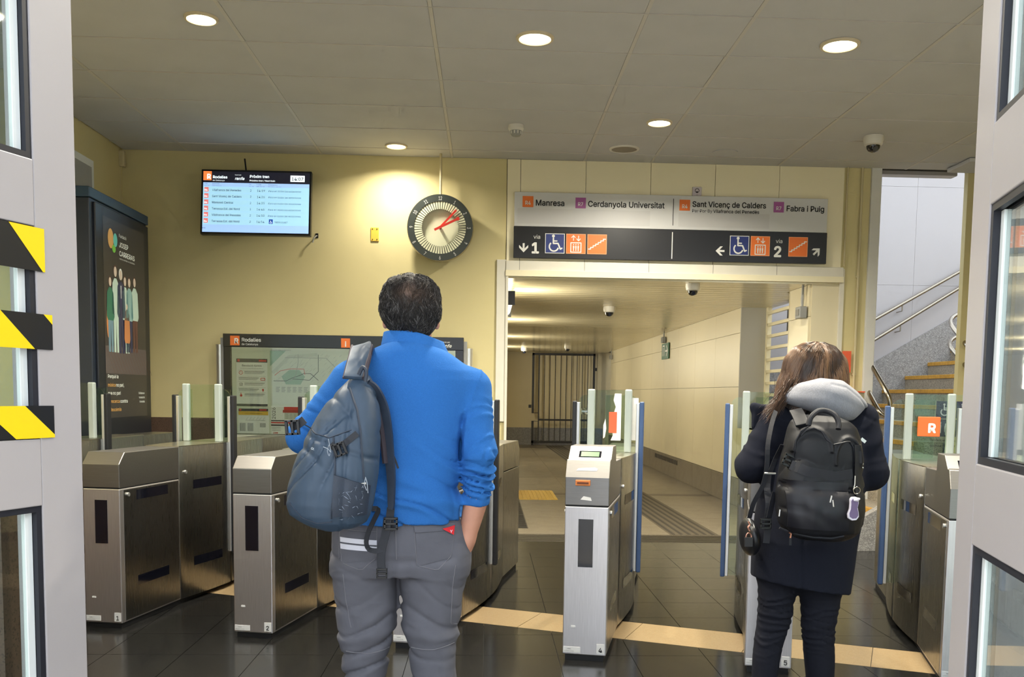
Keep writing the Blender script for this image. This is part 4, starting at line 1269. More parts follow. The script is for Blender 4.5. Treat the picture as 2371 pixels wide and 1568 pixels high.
# torn notices on the glass of gate 4
g4 = gates['4']
m_torn = mat('torn_paper', (228, 226, 224), .7, var=.06, vscale=30)
tn = part('torn_sticker', MB().box(.10, .17, 1.139, 1.1445, 1.02, 1.31), m_torn, g4)
tn.data.clear_geometry()
poly = [(.165, 1.31), (.165, 1.03), (.105, 1.03), (.118, 1.06), (.112, 1.10), (.128, 1.15), (.12, 1.19), (.132, 1.23), (.118, 1.27), (.125, 1.31)]
b = MB().prism_xz(poly, 1.1425, 1.1445); tn.data.from_pydata(b.v, [], b.f); tn.data.update()
part('orange_sticker', MB().box(.093, .14, 1.140, 1.1425, 1.075, 1.20), mat('orange_sticker', (214, 92, 56), .5), g4)
part('white_scrap', MB().prism_xz([(.06, 1.04), (.07, 1.05), (.078, 1.10), (.072, 1.16), (.06, 1.12)], 1.1425, 1.1445), m_torn, g4)
part('side_sheet', MB().box(GW+.01, GW+.05, 1.196, 1.198, 1.03, 1.285), m_torn, g4)
part('worn_patch', MB().add([(.05, .0158, .934), (.15, .0158, .934), (.155, .021, .944), (.14, .0245, .95), (.06, .022, .945)], [(0, 1, 2, 3, 4)]), m_torn, g4)
shp = MB().add([(.075, -.0012, .795), (.13, -.0012, .79), (.125, -.0012, .806), (.09, -.0012, .812)], [(0, 1, 2, 3)])
part('worn_patch', shp, m_torn, g4)
part('clear_tape', MB().lathe([(.018, -.02), (.021, 0), (.018, .02)], (-.06, 1.2, 1.2), (1, 0, 0), 12), glass_mat('clear_tape', (236, 238, 238), .1), g4)
# wide passage screen at gate 6 with pictograms and the orange badge
g6 = gates['6']
wpn = part('wide_pane', MB().box(.04, .62, 1.30, 1.308, TP+.004, 1.33), m_gglass, g6)
m_picb = mat('glass_pictogram_blue', (32, 36, 56), .5); m_picg = mat('glass_pictogram_grey', (150, 154, 158), .5)
pic_pram = stroke([(.3, .75), (.3, .35), (.25, .1)], .12) + [disc(.3, .88, .08)] + stroke([(.35, .7), (.6, .6), (.85, .2)], .05) + [disc(.6, .12, .07), disc(.9, .12, .07)]
pic_child = [disc(.6, .75, .09)] + stroke([(.6, .6), (.6, .3)], .22) + stroke([(.6, .3), (.6, .05)], .12) + [disc(.2, .85, .08)] + stroke([(.2, .7), (.2, .2)], .16)
pic_case = [disc(.65, .88, .08)] + stroke([(.62, .75), (.55, .42), (.7, .08)], .12) + stroke([(.58, .65), (.35, .4), (.1, .1)], .07)
for x, z, pc in ((.155, 1.195, pic_wheelchair()), (.262, 1.195, pic_pram), (.155, 1.09, pic_child), (.262, 1.09, pic_case)):
    q = plate(wpn, 'pictogram_tile', x, x+.098, z, z+.098, m_picb, 1.2985)
    shape(q, 'pictogram', move(pc, x+.008, z+.008, .082), m_picg, 1.2975)
letters(wpn, 'Sol·licitar obertura', .13, 1.062, .026, m_ink, 1.2985); letters(wpn, 'Solicitar apertura', .13, 1.03, .026, m_ink, 1.2985)
rb = part('line_badge', MB().box(.03, .148, 1.112, 1.125, 1.095, 1.205), mat('badge_orange', (240, 104, 44), .4), g6, bevel=.004)
letters(rb, 'R', .082, 1.118, .095, m_paper, 1.1105, bold=.035)

# ================================================================ PEOPLE: distance-field modelling helpers
def nets(fn, lo, hi, h):
    # surface nets over a sampled distance field
    ax = [np.arange(lo[i], hi[i]+h, h, dtype=np.float32) for i in range(3)]
    X, Y, Z = np.meshgrid(*ax, indexing='ij')
    F = fn(X, Y, Z).astype(np.float32)
    n = np.array(F.shape) - 1
    cnt = np.zeros(n, np.int32); pos = np.zeros(tuple(n) + (3,), np.float32)
    offs = [(a, b, c) for a in (0, 1) for b in (0, 1) for c in (0, 1)]
    sl = lambda o: F[o[0]:o[0]+n[0], o[1]:o[1]+n[1], o[2]:o[2]+n[2]]
    for o in offs:
        for d in range(3):
            if o[d]: continue
            p = list(o); p[d] = 1
            a, b = sl(o), sl(p)
            x = (a < 0) != (b < 0)
            t = np.where(x, a/np.where(x, a-b, 1), 0)
            cnt += x
            for k in range(3):
                pos[..., k] += np.where(x, o[k] + (t if k == d else 0), 0)
    act = cnt > 0
    idx = np.full(tuple(n), -1, np.int64); idx[act] = np.arange(act.sum())
    cell = np.argwhere(act)
    v = (cell + pos[act]/cnt[act][:, None])*h + np.array(lo)
    faces = []
    for d in range(3):
        e, f = [(1, 2), (2, 0), (0, 1)][d]
        s0 = [slice(None)]*3; s1 = [slice(None)]*3
        s0[d] = slice(0, -1); s1[d] = slice(1, None)
        a, b = F[tuple(s0)] < 0, F[tuple(s1)] < 0
        for sgn in (0, 1):
            m = (a & ~b) if sgn == 0 else (~a & b)
            c = np.argwhere(m)
            c = c[(c[:, e] > 0) & (c[:, f] > 0) & (c[:, e] < n[e]) & (c[:, f] < n[f])]
            q = []
            for de, df in ((1, 1), (0, 1), (0, 0), (1, 0)):
                cc = c.copy(); cc[:, e] -= de; cc[:, f] -= df
                q.append(idx[cc[:, 0], cc[:, 1], cc[:, 2]])
            q = np.stack(q if sgn == 0 else q[::-1], 1)
            faces.append(q)
    faces = np.concatenate(faces)
    faces = faces[(faces >= 0).all(1)]
    return v, faces

def np_mesh(name, v, f, off=(0, 0, 0)):
    me = bpy.data.meshes.new(name)
    me.from_pydata((v - np.array(off)).tolist(), [], f.tolist())
    me.update()
    for p in me.polygons:
        p.use_smooth = True
    return me

def smin(a, b, k):
    h = np.clip(.5 + .5*(b-a)/k, 0, 1)
    return b + (a-b)*h - k*h*(1-h)
def cone(X, Y, Z, a, b, r0, r1, sy=1.0):
    a = np.array(a, float); b = np.array(b, float); d = b - a
    px_, py_, pz_ = X-a[0], Y-a[1], Z-a[2]
    t = np.clip((px_*d[0]+py_*d[1]+pz_*d[2])/(d@d), 0, 1)
    return np.sqrt((px_-t*d[0])**2 + ((py_-t*d[1])*sy)**2 + (pz_-t*d[2])**2) - (r0 + (r1-r0)*t), t
def ell(X, Y, Z, c, r):
    k = np.sqrt(((X-c[0])/r[0])**2 + ((Y-c[1])/r[1])**2 + ((Z-c[2])/r[2])**2)
    return (k-1)*min(r)
def column(X, Y, Z, rows, yc, dep, p=2.4, zpad=0.0):
    # stack of super-ellipses: rows of (z, centre x, half width)
    z = np.array([r[0] for r in rows]); xc = np.interp(Z, z, [r[1] for r in rows]); hw = np.interp(Z, z, [r[2] for r in rows])
    yv = np.interp(Z, z, yc) if hasattr(yc, '__len__') else yc
    dv = np.interp(Z, z, dep) if hasattr(dep, '__len__') else dep
    k = (np.abs((X-xc)/hw)**p + np.abs((Y-yv)/dv)**p)**(1/p)
    f = (k-1)*np.minimum(hw, dv)
    return np.maximum(f, np.maximum(Z-z[-1]-zpad, z[0]-zpad-Z))
def wob(X, Y, Z, s, ph=0.0):
    # cheap smooth noise
    return (np.sin(X*s*1.1+1.3+ph+1.7*np.sin(Z*s*.7)) + np.sin(Y*s*.9+2.1+1.4*np.sin(X*s*.8+ph)) + np.sin(Z*s*1.05+.4+1.6*np.sin(Y*s*.75+X*s*.4)))/3
def folds(t, n, sharp=1.0):
    s = .5 + .5*np.sin(t*n)
    return s**sharp
def sdf_part(name, fn, lo, hi, h, m, parent, label=None, keep=None):
    v, f = nets(fn, lo, hi, h)
    me = np_mesh(name, v, f, ORIGIN[parent.name])
    me.materials.append(m)
    o = link(name, me, parent)
    if label: o['label'] = label
    tree = BVHTree.FromPolygons([tuple(p) for p in v.tolist()], f.tolist())
    return o, tree, v, f
def hit_y(tree, x, z, y0, default, d=1.0):
    r = tree.ray_cast(Vector((x, y0, z)), Vector((0, d, 0)))
    return r[0].y if r[0] is not None else default
def patch(tree, quad, y0, default, off=.003, th=.003, n=12, m=6):
    # cloth piece laid on a surface: quad of (x, z) corners TL TR BR BL
    b = MB(); g = []
    for j in range(m+1):
        for i in range(n+1):
            u, w = i/n, j/m
            x = (quad[0][0]*(1-u)+quad[1][0]*u)*(1-w) + (quad[3][0]*(1-u)+quad[2][0]*u)*w
            z = (quad[0][1]*(1-u)+quad[1][1]*u)*(1-w) + (quad[3][1]*(1-u)+quad[2][1]*u)*w
            g.append((x, hit_y(tree, x, z, y0, default), z))
    vs = [(x, y-off-th, z) for x, y, z in g] + [(x, y-off+.004, z) for x, y, z in g]
    N = len(g); fs = []
    W_ = n+1
    for j in range(m):
        for i in range(n):
            a = j*W_+i
            fs += [(a, a+W_, a+W_+1, a+1), (N+a, N+a+1, N+a+W_+1, N+a+W_)]
    edge = [i for i in range(W_)] + [j*W_+n for j in range(1, m+1)] + [m*W_+i for i in range(n-1, -1, -1)] + [j*W_ for j in range(m-1, 0, -1)]
    for a, c in zip(edge, edge[1:]+edge[:1]):
        fs.append((a, c, N+c, N+a))
    return b.add(vs, fs)
def resample(path, n):
    P = [Vector(p) for p in path]
    L = [0]
    for a, b in zip(P[:-1], P[1:]): L.append(L[-1] + (b-a).length)
    out = []
    for i in range(n):
        s = L[-1]*i/(n-1); k = max(j for j in range(len(L)) if L[j] <= s+1e-9); k = min(k, len(P)-2)
        t = (s-L[k])/max(L[k+1]-L[k], 1e-9)
        out.append(tuple(P[k].lerp(P[k+1], t)))
    return out
def smooth_path(path, n=24):
    # Catmull-Rom through the points
    P = [Vector(p) for p in path]; P = [P[0]*2-P[1]] + P + [P[-1]*2-P[-2]]; out = []
    k = max(2, n//(len(P)-3))
    for i in range(1, len(P)-2):
        for j in range(k):
            t = j/k
            out.append(tuple(.5*((2*P[i]) + (P[i+1]-P[i-1])*t + (2*P[i-1]-5*P[i]+4*P[i+1]-P[i+2])*t*t + (3*P[i]-P[i-1]-3*P[i+1]+P[i+2])*t**3)))
    out.append(tuple(P[-2]))
    return out
def on_surface(tree, path, y0, default, off, n=20):
    pts = resample([(x, 0, z) for x, z in path], n)
    ys = [hit_y(tree, p[0], p[2], y0, default) for p in pts]
    ys = [sum(ys[max(0, i-1):i+2])/len(ys[max(0, i-1):i+2]) for i in range(len(ys))]
    return [(p[0], y-off, p[2]) for p, y in zip(pts, ys)]

def strands_mesh(name, strands, cols, r=.0009, n=3, off=(0, 0, 0)):
    # many thin tapered tubes with one pigment value each
    m = strands.shape[1]; S = strands.shape[0]
    t = np.gradient(strands, axis=1); t /= np.linalg.norm(t, axis=2, keepdims=True)+1e-9
    up = np.array([.31, .52, .79]); a = np.cross(t, up); a /= np.linalg.norm(a, axis=2, keepdims=True)+1e-9
    b = np.cross(t, a)
    rad = r*(1-.75*np.linspace(0, 1, m)**2)[None, :, None]
    V = np.stack([strands + rad*(math.cos(q)*a + math.sin(q)*b) for q in (2*math.pi*k/n for k in range(n))], 2)
    base = (np.arange(S)*m*n)[:, None, None, None] + (np.arange(m-1)*n)[None, :, None, None]
    k = np.arange(n)
    q = np.stack([k, (k+1) % n, (k+1) % n + n, k+n], 1)[None, None]
    f = (base + q).reshape(-1, 4)
    v = V.reshape(-1, 3)
    me = np_mesh(name, v, f, off)
    at = me.color_attributes.new('pigment', 'FLOAT_COLOR', 'POINT')
    cc = np.repeat(np.concatenate([cols, np.ones((S, 1))], 1), m*n, 0).astype(np.float32)
    at.data.foreach_set('color', cc.ravel())
    return me
def hair_mat(name, rough=.42):
    m = bpy.data.materials.new(name); m.use_nodes = True
    b = m.node_tree.nodes['Principled BSDF']
    a = m.node_tree.nodes.new('ShaderNodeVertexColor'); a.layer_name = 'pigment'
    m.node_tree.links.new(a.outputs[0], b.inputs['Base Color'])
    b.inputs['Roughness'].default_value = rough
    return m

def finger_chain(X, Y, Z, f, root, d1, d2, lens, r):
    # three bones from root, bending from direction d1 to d2
    p = np.array(root, float); d1 = np.array(d1, float); d2 = np.array(d2, float)
    for i, L in enumerate(lens):
        d = d1*(1-i/2) + d2*(i/2); d = d/np.linalg.norm(d)
        q = p + d*L
        c, _ = cone(X, Y, Z, p, q, r*(1-.08*i), r*(1-.08*(i+1)))
        f = smin(f, c, .006); p = q
    return f
def hand_sdf(X, Y, Z, wrist, along, across, curl, s=1.0, flip=1):
    # palm plus four unequal fingers and a thumb leaving the side of the palm
    al = np.array(along, float); al /= np.linalg.norm(al)
    ac = np.array(across, float); ac -= al*(ac@al); ac /= np.linalg.norm(ac)
    nr = np.cross(al, ac); cu = np.array(curl, float)
    w = np.array(wrist, float)
    f, _ = cone(X, Y, Z, w, w+al*.03*s, .024*s, .026*s)
    for k in (-1, -.33, .33, 1):
        c, _ = cone(X, Y, Z, w+al*.02*s+ac*.012*k*s, w+al*.088*s+ac*.03*k*s, .014*s, .0115*s)
        f = smin(f, c, .014)
    for k, L in ((-1, .8), (-.33, .95), (.33, 1.0), (1, .92)):
        f = finger_chain(X, Y, Z, f, w+al*.088*s+ac*.03*k*s, al, al*.3+cu, [.040*L*s, .026*L*s, .02*L*s], .0088*s)
    f = finger_chain(X, Y, Z, f, w+al*.03*s+ac*.026*flip*s, al*.7+ac*.75*flip, al+cu*.5, [.042*s, .03*s, .024*s], .0105*s)
    return f

def head_sdf(X, Y, Z, c, s=1.0, fy=1.0):
    # head looking along +Y (away from the camera): cranium, jaw, nose, lips, ears
    x, y, z = c
    f = ell(X, Y, Z, (x, y-.005*s, z+.02*s), (.077*s, .098*s, .098*s))
    f = smin(f, ell(X, Y, Z, (x, y+.03*s, z-.06*s), (.056*s, .068*s, .062*s)), .03*s)
    c1, _ = cone(X, Y, Z, (x, y+.094*s, z+.02*s), (x, y+.113*s, z-.022*s), .009*s, .014*s); f = smin(f, c1, .012*s)
    f = smin(f, ell(X, Y, Z, (x, y+.094*s, z-.062*s), (.024*s, .012*s, .010*s)), .01*s)
    f = smin(f, ell(X, Y, Z, (x, y+.082*s, z-.098*s), (.022*s, .018*s, .016*s)), .02*s)
    for k in (-1, 1):
        f = np.maximum(f, -ell(X, Y, Z, (x+.032*k*s, y+.1*s, z+.008*s), (.017*s, .012*s, .011*s)))
        f = smin(f, ell(X, Y, Z, (x+.032*k*s, y+.086*s, z+.028*s), (.024*s, .012*s, .006*s)), .012*s)
        f = smin(f, ell(X, Y, Z, (x+.087*k*s, y-.002*s, z-.005*s), (.010*s, .019*s, .033*s)), .006*s)
        f = smin(f, ell(X, Y, Z, (x+.087*k*s, y+.003*s, z-.036*s), (.008*s, .012*s, .014*s)), .006*s)
    return f
m_skin = mat('skin_tan', (196, 142, 118), .5, var=.10, vscale=30, bump=.05, bscale=300)
m_eye = mat('eye_white', (232, 228, 222), .2); m_iris = mat('iris_brown', (60, 40, 28), .2)
def eyes(c, s, parent):
    for k in (-1, 1):
        p = (c[0]+.032*k*s, c[1]+.088*s, c[2]+.008*s)
        e = part('eye', MB().lathe([(.002*s, -.012*s), (.009*s, -.007*s), (.012*s, 0), (.009*s, .008*s), (.002*s, .012*s)], p, (0, 1, 0), 14), m_eye, parent, smooth='all', world=True)
        part('iris', MB().lathe([(.005*s, .011*s), (.004*s, .0128*s)], p, (0, 1, 0), 12), m_iris, e, world=False).data.transform(Matrix.Translation([-v for v in ORIGIN[parent.name]]))

# ================================================================ MAN IN THE BLUE FLEECE
MAN = ((-0.2743,3.1,1.171)[0], 3.1, 0.0)
man = thing('person', 'person in a blue fleece and grey work trousers seen from behind', 'person', MAN)
m_fleece = mat('blue_fleece', (48, 109, 182), .95, var=.10, vscale=260, bump=.35, bscale=420, spec=.2, wrinkle=(6, .35, (1, 1, 1.8), (0, .5, 0)))
m_trs = mat('grey_work_cotton', (98, 98, 106), .9, var=.14, vscale=14, bump=.12, bscale=600, spec=.2, wrinkle=(9, .55, (1, 1, 2.2)))
m_seam = mat('grey_seam', (116, 114, 120), .9)
m_shoe = mat('black_work_shoe', (30, 30, 32), .5)
torso_rows = [(0.8831,-0.2791,0.1997),(0.8945,-0.2791,0.2039),(0.916,-0.2785,0.203),(0.9445,-0.2787,0.1944),(0.9872,-0.2774,0.1844),(1.0298,-0.2699,0.1821),(1.1007,-0.261,0.1839),(1.1713,-0.2556,0.192),(1.2416,-0.2516,0.2042),(1.3046,-0.2477,0.2137),(1.3395,-0.2478,0.2162),(1.3702,-0.2508,0.2077),(1.3979,-0.258,0.181),(1.4257,-0.2555,0.1378),(1.4424,-0.2515,0.1043),(1.4605,-0.2475,0.0695)]
tz = [r[0] for r in torso_rows]
t_dep = np.interp(tz, [.85, .95, 1.05, 1.2, 1.35, 1.44, 1.5], [.142, .146, .140, .135, .130, .105, .07])
t_yc = np.interp(tz, [.85, .95, 1.1, 1.3, 1.42, 1.5], [3.10, 3.10, 3.105, 3.10, 3.10, 3.12])
sh_r, el_r, cu_r = (-0.0481,3.1,1.3146), (-0.0216,3.04,1.1004), (-0.0273,3.07,0.9531)
sh_l, el_l = (-0.4418,3.1,1.3296), (-0.5947,3.12,1.1492)
wr_l = (el_l[0]+.15, 3.36, el_l[2]+.06)
def crease(X, Y, Z, u, n, warp, sc, ph=0.0):
    # irregular cloth ridges along u: warped, uneven and fading in and out
    a = u + warp*wob(X, Y, Z, sc, ph) + warp*.5*wob(Z, X, Y, sc*2.1, ph+2)
    s1 = (.5+.5*np.sin(a*n + 1.3*np.sin(a*n*.43+ph)))**3
    return s1*np.clip(.65 + .7*wob(Y, Z, X, sc*1.4, ph+1), .1, 1.2)
def groove(X, Y, Z, u, n, warp, sc, ph=0.0, p=6):
    # narrow creases between soft bulges, each running out after a while
    a = u + warp*wob(X, Y, Z, sc, ph) + warp*.4*wob(Z, X, Y, sc*2.3, ph+2)
    return (1-np.abs(np.sin(a*n*.5 + .9*np.sin(a*n*.21+ph))))**p*np.clip(.55 + 1.1*wob(Y, Z, X, sc*1.2, ph+1), 0, 1)
def man_fleece(X, Y, Z):
    f = column(X, Y, Z, torso_rows, t_yc, t_dep, 2.3)
    # lower back: soft diagonal creases and the bunched hem
    low = np.clip((1.2-Z)/.2, 0, 1)
    f = f - .013*low*crease(X, Y, Z, Z + (X-MAN[0])*.55, 62, .05, 9) + .003*wob(X, Y, Z, 22)
    f = f - .008*np.exp(-((Z-.955+.25*(X-MAN[0]-.12)*.5)/.022)**2)
    f = f + .014*low*groove(X, Y, Z, Z + (X-MAN[0])*.6, 70, .06, 8) + .007*groove(X, Y, Z, X*.8+Z*.5, 34, .12, 7, 2.0)*np.clip((1.38-Z)/.1, 0, 1)
    def arm(a, b, c, r, n1, n2):
        f1, t1 = cone(X, Y, Z, a, b, r[0], r[1]); f2, t2 = cone(X, Y, Z, b, c, r[1], r[2])
        w1 = .009*np.clip((t1-.15)/.5, 0, 1)*crease(X, Y, Z, t1, n1, .16, 11)
        w2 = .012*crease(X, Y, Z, t2, n2, .2, 14, 1.0)*np.clip((.95-t2)/.15, 0, 1)
        g1 = .020*np.clip((t1-.1)/.5, 0, 1)*groove(X, Y, Z, t1, n1*.85, .2, 12, 0.0, 5); g2 = .026*groove(X, Y, Z, t2, n2*1.25, .2, 12, 1.0, 5)*np.clip((.95-t2)/.15, 0, 1)
        return smin(f1-w1+g1+.002, f2-w2+g2+.003, .03)
    ar = arm(sh_r, el_r, cu_r, (.068, .052, .046), 30, 34)
    al = arm(sh_l, el_l, wr_l, (.066, .053, .045), 28, 20)
    f = smin(f, ar, .028); f = smin(f, al, .035)
    # raised armhole seam and the deep fold under the arm
    sx_ = X - np.interp(Z, [1.05, 1.15, 1.22, 1.29, 1.34, 1.40], [(-0.0711,2.98,1.0697)[0], (-0.0691,2.98,1.1582)[0], (-0.0616,2.98,1.2193)[0], (-0.0419,2.98,1.2871)[0], (-0.0247,2.98,1.3211)[0], (-0.0116,2.98,1.3549)[0]])
    f = f - .003*np.exp(-(sx_/.004)**2)*(Y < 3.1)*(Z > 1.12) + .012*np.exp(-((sx_+.012)/.008)**2)*(Y < 3.08)*np.clip((1.26-Z)/.05, 0, 1)*(Z > 1.08)
    # flat ends at the hem and the cuff
    cu = np.array(cu_r); d = cu - np.array(el_r); d = d/np.linalg.norm(d)
    cut = (X-cu[0])*d[0] + (Y-cu[1])*d[1] + (Z-cu[2])*d[2] - .012
    near = np.sqrt((X-cu[0])**2+(Y-cu[1])**2+(Z-cu[2])**2) < .085
    f = np.where(near & (X > MAN[0]+.19), np.maximum(f, cut), f)
    return f
fl_o, fl_t, _, _ = sdf_part('fleece', man_fleece, (MAN[0]-.44, 2.9, .83), (MAN[0]+.36, 3.46, 1.53), .0052, m_fleece, man)
# turned-down collar, dipping to the right
def collar(X, Y, Z):
    c = (-0.238,3.12,1.4687)
    right = np.clip((X-c[0])/.10, 0, 1.3)
    zt_ = Z - c[2] + .040*right + .004*(1-right)
    k = np.clip(zt_/.06, -1, 1)
    rad = np.sqrt(((X-c[0]-.002)/(.094+.008*right-(.010+.018*right)*k))**2 + ((Y-3.122)/(.092-.018*k))**2)
    shell = np.abs(rad-1)*.09 - .010
    f = np.maximum(shell, np.abs(zt_) - .030 - .006*right)
    # fold line of the turned-over edge
    return f + .004*np.exp(-((zt_+.022)/.004)**2) + .0015*wob(X, Y, Z, 40)
co_o, co_t, _, _ = sdf_part('collar', collar, (MAN[0]-.14, 2.96, 1.34), (MAN[0]+.22, 3.30, 1.56), .004, m_fleece, man)
# head, neck, forearms and hands
HC = (-0.2468,3.12,1.5534)
sk_r0, sk_r1 = (-0.0274,3.07,0.9645), (-0.0587,3.085,0.8228)
def man_skin(X, Y, Z):
    f = head_sdf(X, Y, Z, HC, .97)
    nk, _ = cone(X, Y, Z, (HC[0], 3.11, HC[2]-.06), (HC[0], 3.115, 1.36), .062, .068)
    return smin(f, nk, .03)
hd_o, hd_t, _, _ = sdf_part('head', man_skin, (HC[0]-.12, 2.97, 1.34), (HC[0]+.12, 3.28, HC[2]+.14), .0045, m_skin, man)
eyes(HC, .97, man)
def fore_r(X, Y, Z):
    f, _ = cone(X, Y, Z, sk_r0, sk_r1, .041, .028)
    h = hand_sdf(X, Y, Z, sk_r1, (-.22, .30, -1), (.3, 1, .2), (-.5, .3, -.6), 1.0, -1)
    return smin(f, h, .018)
sdf_part('right_forearm', fore_r, (sk_r1[0]-.16, 2.98, sk_r1[2]-.22), (sk_r1[0]+.12, 3.28, sk_r0[2]+.05), .004, m_skin, man)
def fore_l(X, Y, Z):
    f, _ = cone(X, Y, Z, wr_l, (wr_l[0]+.03, wr_l[1]+.05, wr_l[2]+.02), .034, .027)
    h = hand_sdf(X, Y, Z, (wr_l[0]+.03, wr_l[1]+.05, wr_l[2]+.02), (.5, .6, .35), (.4, -.6, .5), (.7, -.5, .2), 1.0, 1)
    return smin(f, h, .018)
sdf_part('left_hand', fore_l, (wr_l[0]-.06, wr_l[1]-.1, wr_l[2]-.1), (wr_l[0]+.22, wr_l[1]+.24, wr_l[2]+.2), .0045, m_skin, man)
# trousers
pel = [(0.7079,-0.2799,0.2176),(0.7368,-0.2799,0.2203),(0.7799,-0.2801,0.2229),(0.8301,-0.281,0.2204),(0.8702,-0.2811,0.2146),(0.9017,-0.2799,0.1904)]
lg_l = [(-0.0122,-0.3914,0.0634),(0.0401,-0.3928,0.059),(0.1295,-0.3929,0.056),(0.2479,-0.3914,0.063),(0.3539,-0.3943,0.0699),(0.3949,-0.3929,0.0741),(0.4315,-0.3922,0.0776),(0.468,-0.3908,0.0832),(0.5118,-0.3893,0.0916),(0.5554,-0.3879,0.0986),(0.5989,-0.3879,0.1028),(0.6567,-0.3894,0.1054),(0.7144,-0.3922,0.1067),(0.7647,-0.3943,0.1072)]
lg_r = [(-0.013,-0.1601,0.0667),(0.0395,-0.159,0.0623),(0.1291,-0.1596,0.0592),(0.2479,-0.1582,0.067),(0.3542,-0.1632,0.0725),(0.3954,-0.1684,0.0746),(0.4321,-0.1722,0.0766),(0.4687,-0.1732,0.0801),(0.5125,-0.1741,0.0865),(0.5563,-0.1737,0.0928),(0.5999,-0.1732,0.0991),(0.658,-0.1736,0.1075),(0.7158,-0.1739,0.113),(0.7663,-0.1742,0.1157)]
def man_trousers(X, Y, Z):
    f = column(X, Y, Z, pel, 3.105, [.125, .135, .142, .142, .138, .130], 2.2)
    dl_ = np.interp([r[0] for r in lg_l], [0, .45, .6, .78], [.080, .082, .098, .125])
    for rows, ph in ((lg_l, 0.0), (lg_r, 2.0)):
        g = column(X, Y, Z, rows, 3.105, dl_, 2.1)
        zc = np.clip((.74-Z)/.25, 0, 1)
        g = g - .008*zc*crease(X, Y, Z, Z + .3*(X-MAN[0])*(1 if ph else -1), 66, .07, 11, ph)
        g = g + .013*zc*groove(X, Y, Z, Z + .5*(X-MAN[0])*(1 if ph else -1), 60, .08, 9, ph, 3) + .006*groove(X, Y, Z, Z*.6+X*.7, 40, .1, 8, ph+1, 4)
        # creases behind the knee and under the seat
        g = g - .007*np.exp(-((Z-.52+.12*(X-MAN[0])*(1 if ph else -1))/.02)**2)
        f = smin(f, g, .02)
    f = f + .003*wob(X, Y, Z, 30) + .005*np.exp(-((X-(-0.2884,3.1,0.7439)[0])/.012)**2)*np.clip((.95-Z)/.12, 0, 1)*(Y < 3.1)
    f = f + .006*np.exp(-((Z-.765)/.014)**2)*(Y < 3.1)
    # pocket stretched by the hand
    f = smin(f, ell(X, Y, Z, (-0.0859,3.115,0.7542), (.035, .075, .075)), .03)
    return f
tr_o, tr_t, _, _ = sdf_part('trousers', man_trousers, (MAN[0]-.28, 2.92, .03), (MAN[0]+.28, 3.29, .96), .0058, m_trs, man)
DEF = 2.98
def tpatch(name, quad, m, off=.002, th=.002, n=12, mm=5, parent=tr_o):
    return part(name, patch(tr_t, quad, 2.0, DEF, off, th, n, mm), m, parent, world=False, smooth=True).data.transform(Matrix.Translation([-v for v in MAN]))
def tseam(name, path, r=.0013, parent=tr_o, m=m_seam):
    part(name, MB().tube(on_surface(tr_t, path, 2.0, DEF, .001, 26), r, 6), m, parent).data.transform(Matrix.Translation([-v for v in MAN]))
tpatch('right_pocket_flap', [(-0.2267,0.8927),(-0.095,0.8829),(-0.0989,0.8636),(-0.2184,0.8599)], m_trs, .002, .004)
tpatch('right_back_pocket', [(-0.2184,0.8612),(-0.0989,0.8622),(-0.1064,0.7739),(-0.2124,0.7511)], m_trs, .001, .0015)
tpatch('left_back_pocket', [(-0.4629,0.8592),(-0.3402,0.8575),(-0.3428,0.7723),(-0.4563,0.755)], m_trs, .001, .0015)
m_refl = mat('reflective_tape', (216, 216, 228), .4)
tpatch('reflective_stripe', [(-0.4616,0.8373),(-0.3388,0.8342),(-0.3388,0.8191),(-0.4602,0.8223)], m_refl, .003, .0015, 14, 2)
tpatch('reflective_stripe', [(-0.4602,0.8168),(-0.3387,0.8136),(-0.3387,0.7985),(-0.4589,0.8003)], m_refl, .003, .0015, 14, 2)
m_tag = mat('red_label', (214, 24, 40), .5)
tpatch('red_tag', [(-0.1343,0.8688),(-0.0963,0.876),(-0.0988,0.8471),(-0.1001,0.8471)], m_tag, .009, .0012, 6, 3)
yp = hit_y(tr_t, (-0.1071,2.97,0.8622)[0], (-0.1071,2.97,0.8622)[2], 2.0, DEF)
tl = letters(tr_o, 'Y', (-0.107,2.97,0.8539)[0]-MAN[0], (-0.107,2.97,0.8539)[2], .018, m_refl, yp-.0125-MAN[1], bold=.01, align='CENTER', name='tag_letter')
for nm, pth in (('centre_seam', [(-0.2821,0.8936),(-0.2793,0.836),(-0.2777,0.7727)]), ('pocket_seam', [(-0.2211,0.8598),(-0.2138,0.7538),(-0.1497,0.7363),(-0.1064,0.7795),(-0.0989,0.8622)]), ('pocket_seam', [(-0.4629,0.8592),(-0.4563,0.7577),(-0.3901,0.7347),(-0.3414,0.7778),(-0.3388,0.8822)]),
                ('pocket_seam', [(-0.4642,0.8633),(-0.3402,0.8602)]), ('leg_seam', [(-0.446,0.458),(-0.3765,0.4539),(-0.3096,0.4625)]), ('leg_seam', [(-0.2371,0.4697),(-0.1644,0.4699),(-0.0958,0.4813)]), ('cargo_seam', [(-0.451,0.7178),(-0.443,0.6279),(-0.4336,0.5724),(-0.4269,0.5418)]), ('cargo_seam', [(-0.0925,0.7491),(-0.1028,0.6714),(-0.1073,0.5486),(-0.0881,0.5431)]), ('waist_seam', [(-0.2415,0.8816),(-0.2307,0.8886)]), ('yoke_seam', [(-0.4642,0.8592),(-0.4644,0.7659)])):
    tseam(nm, pth)
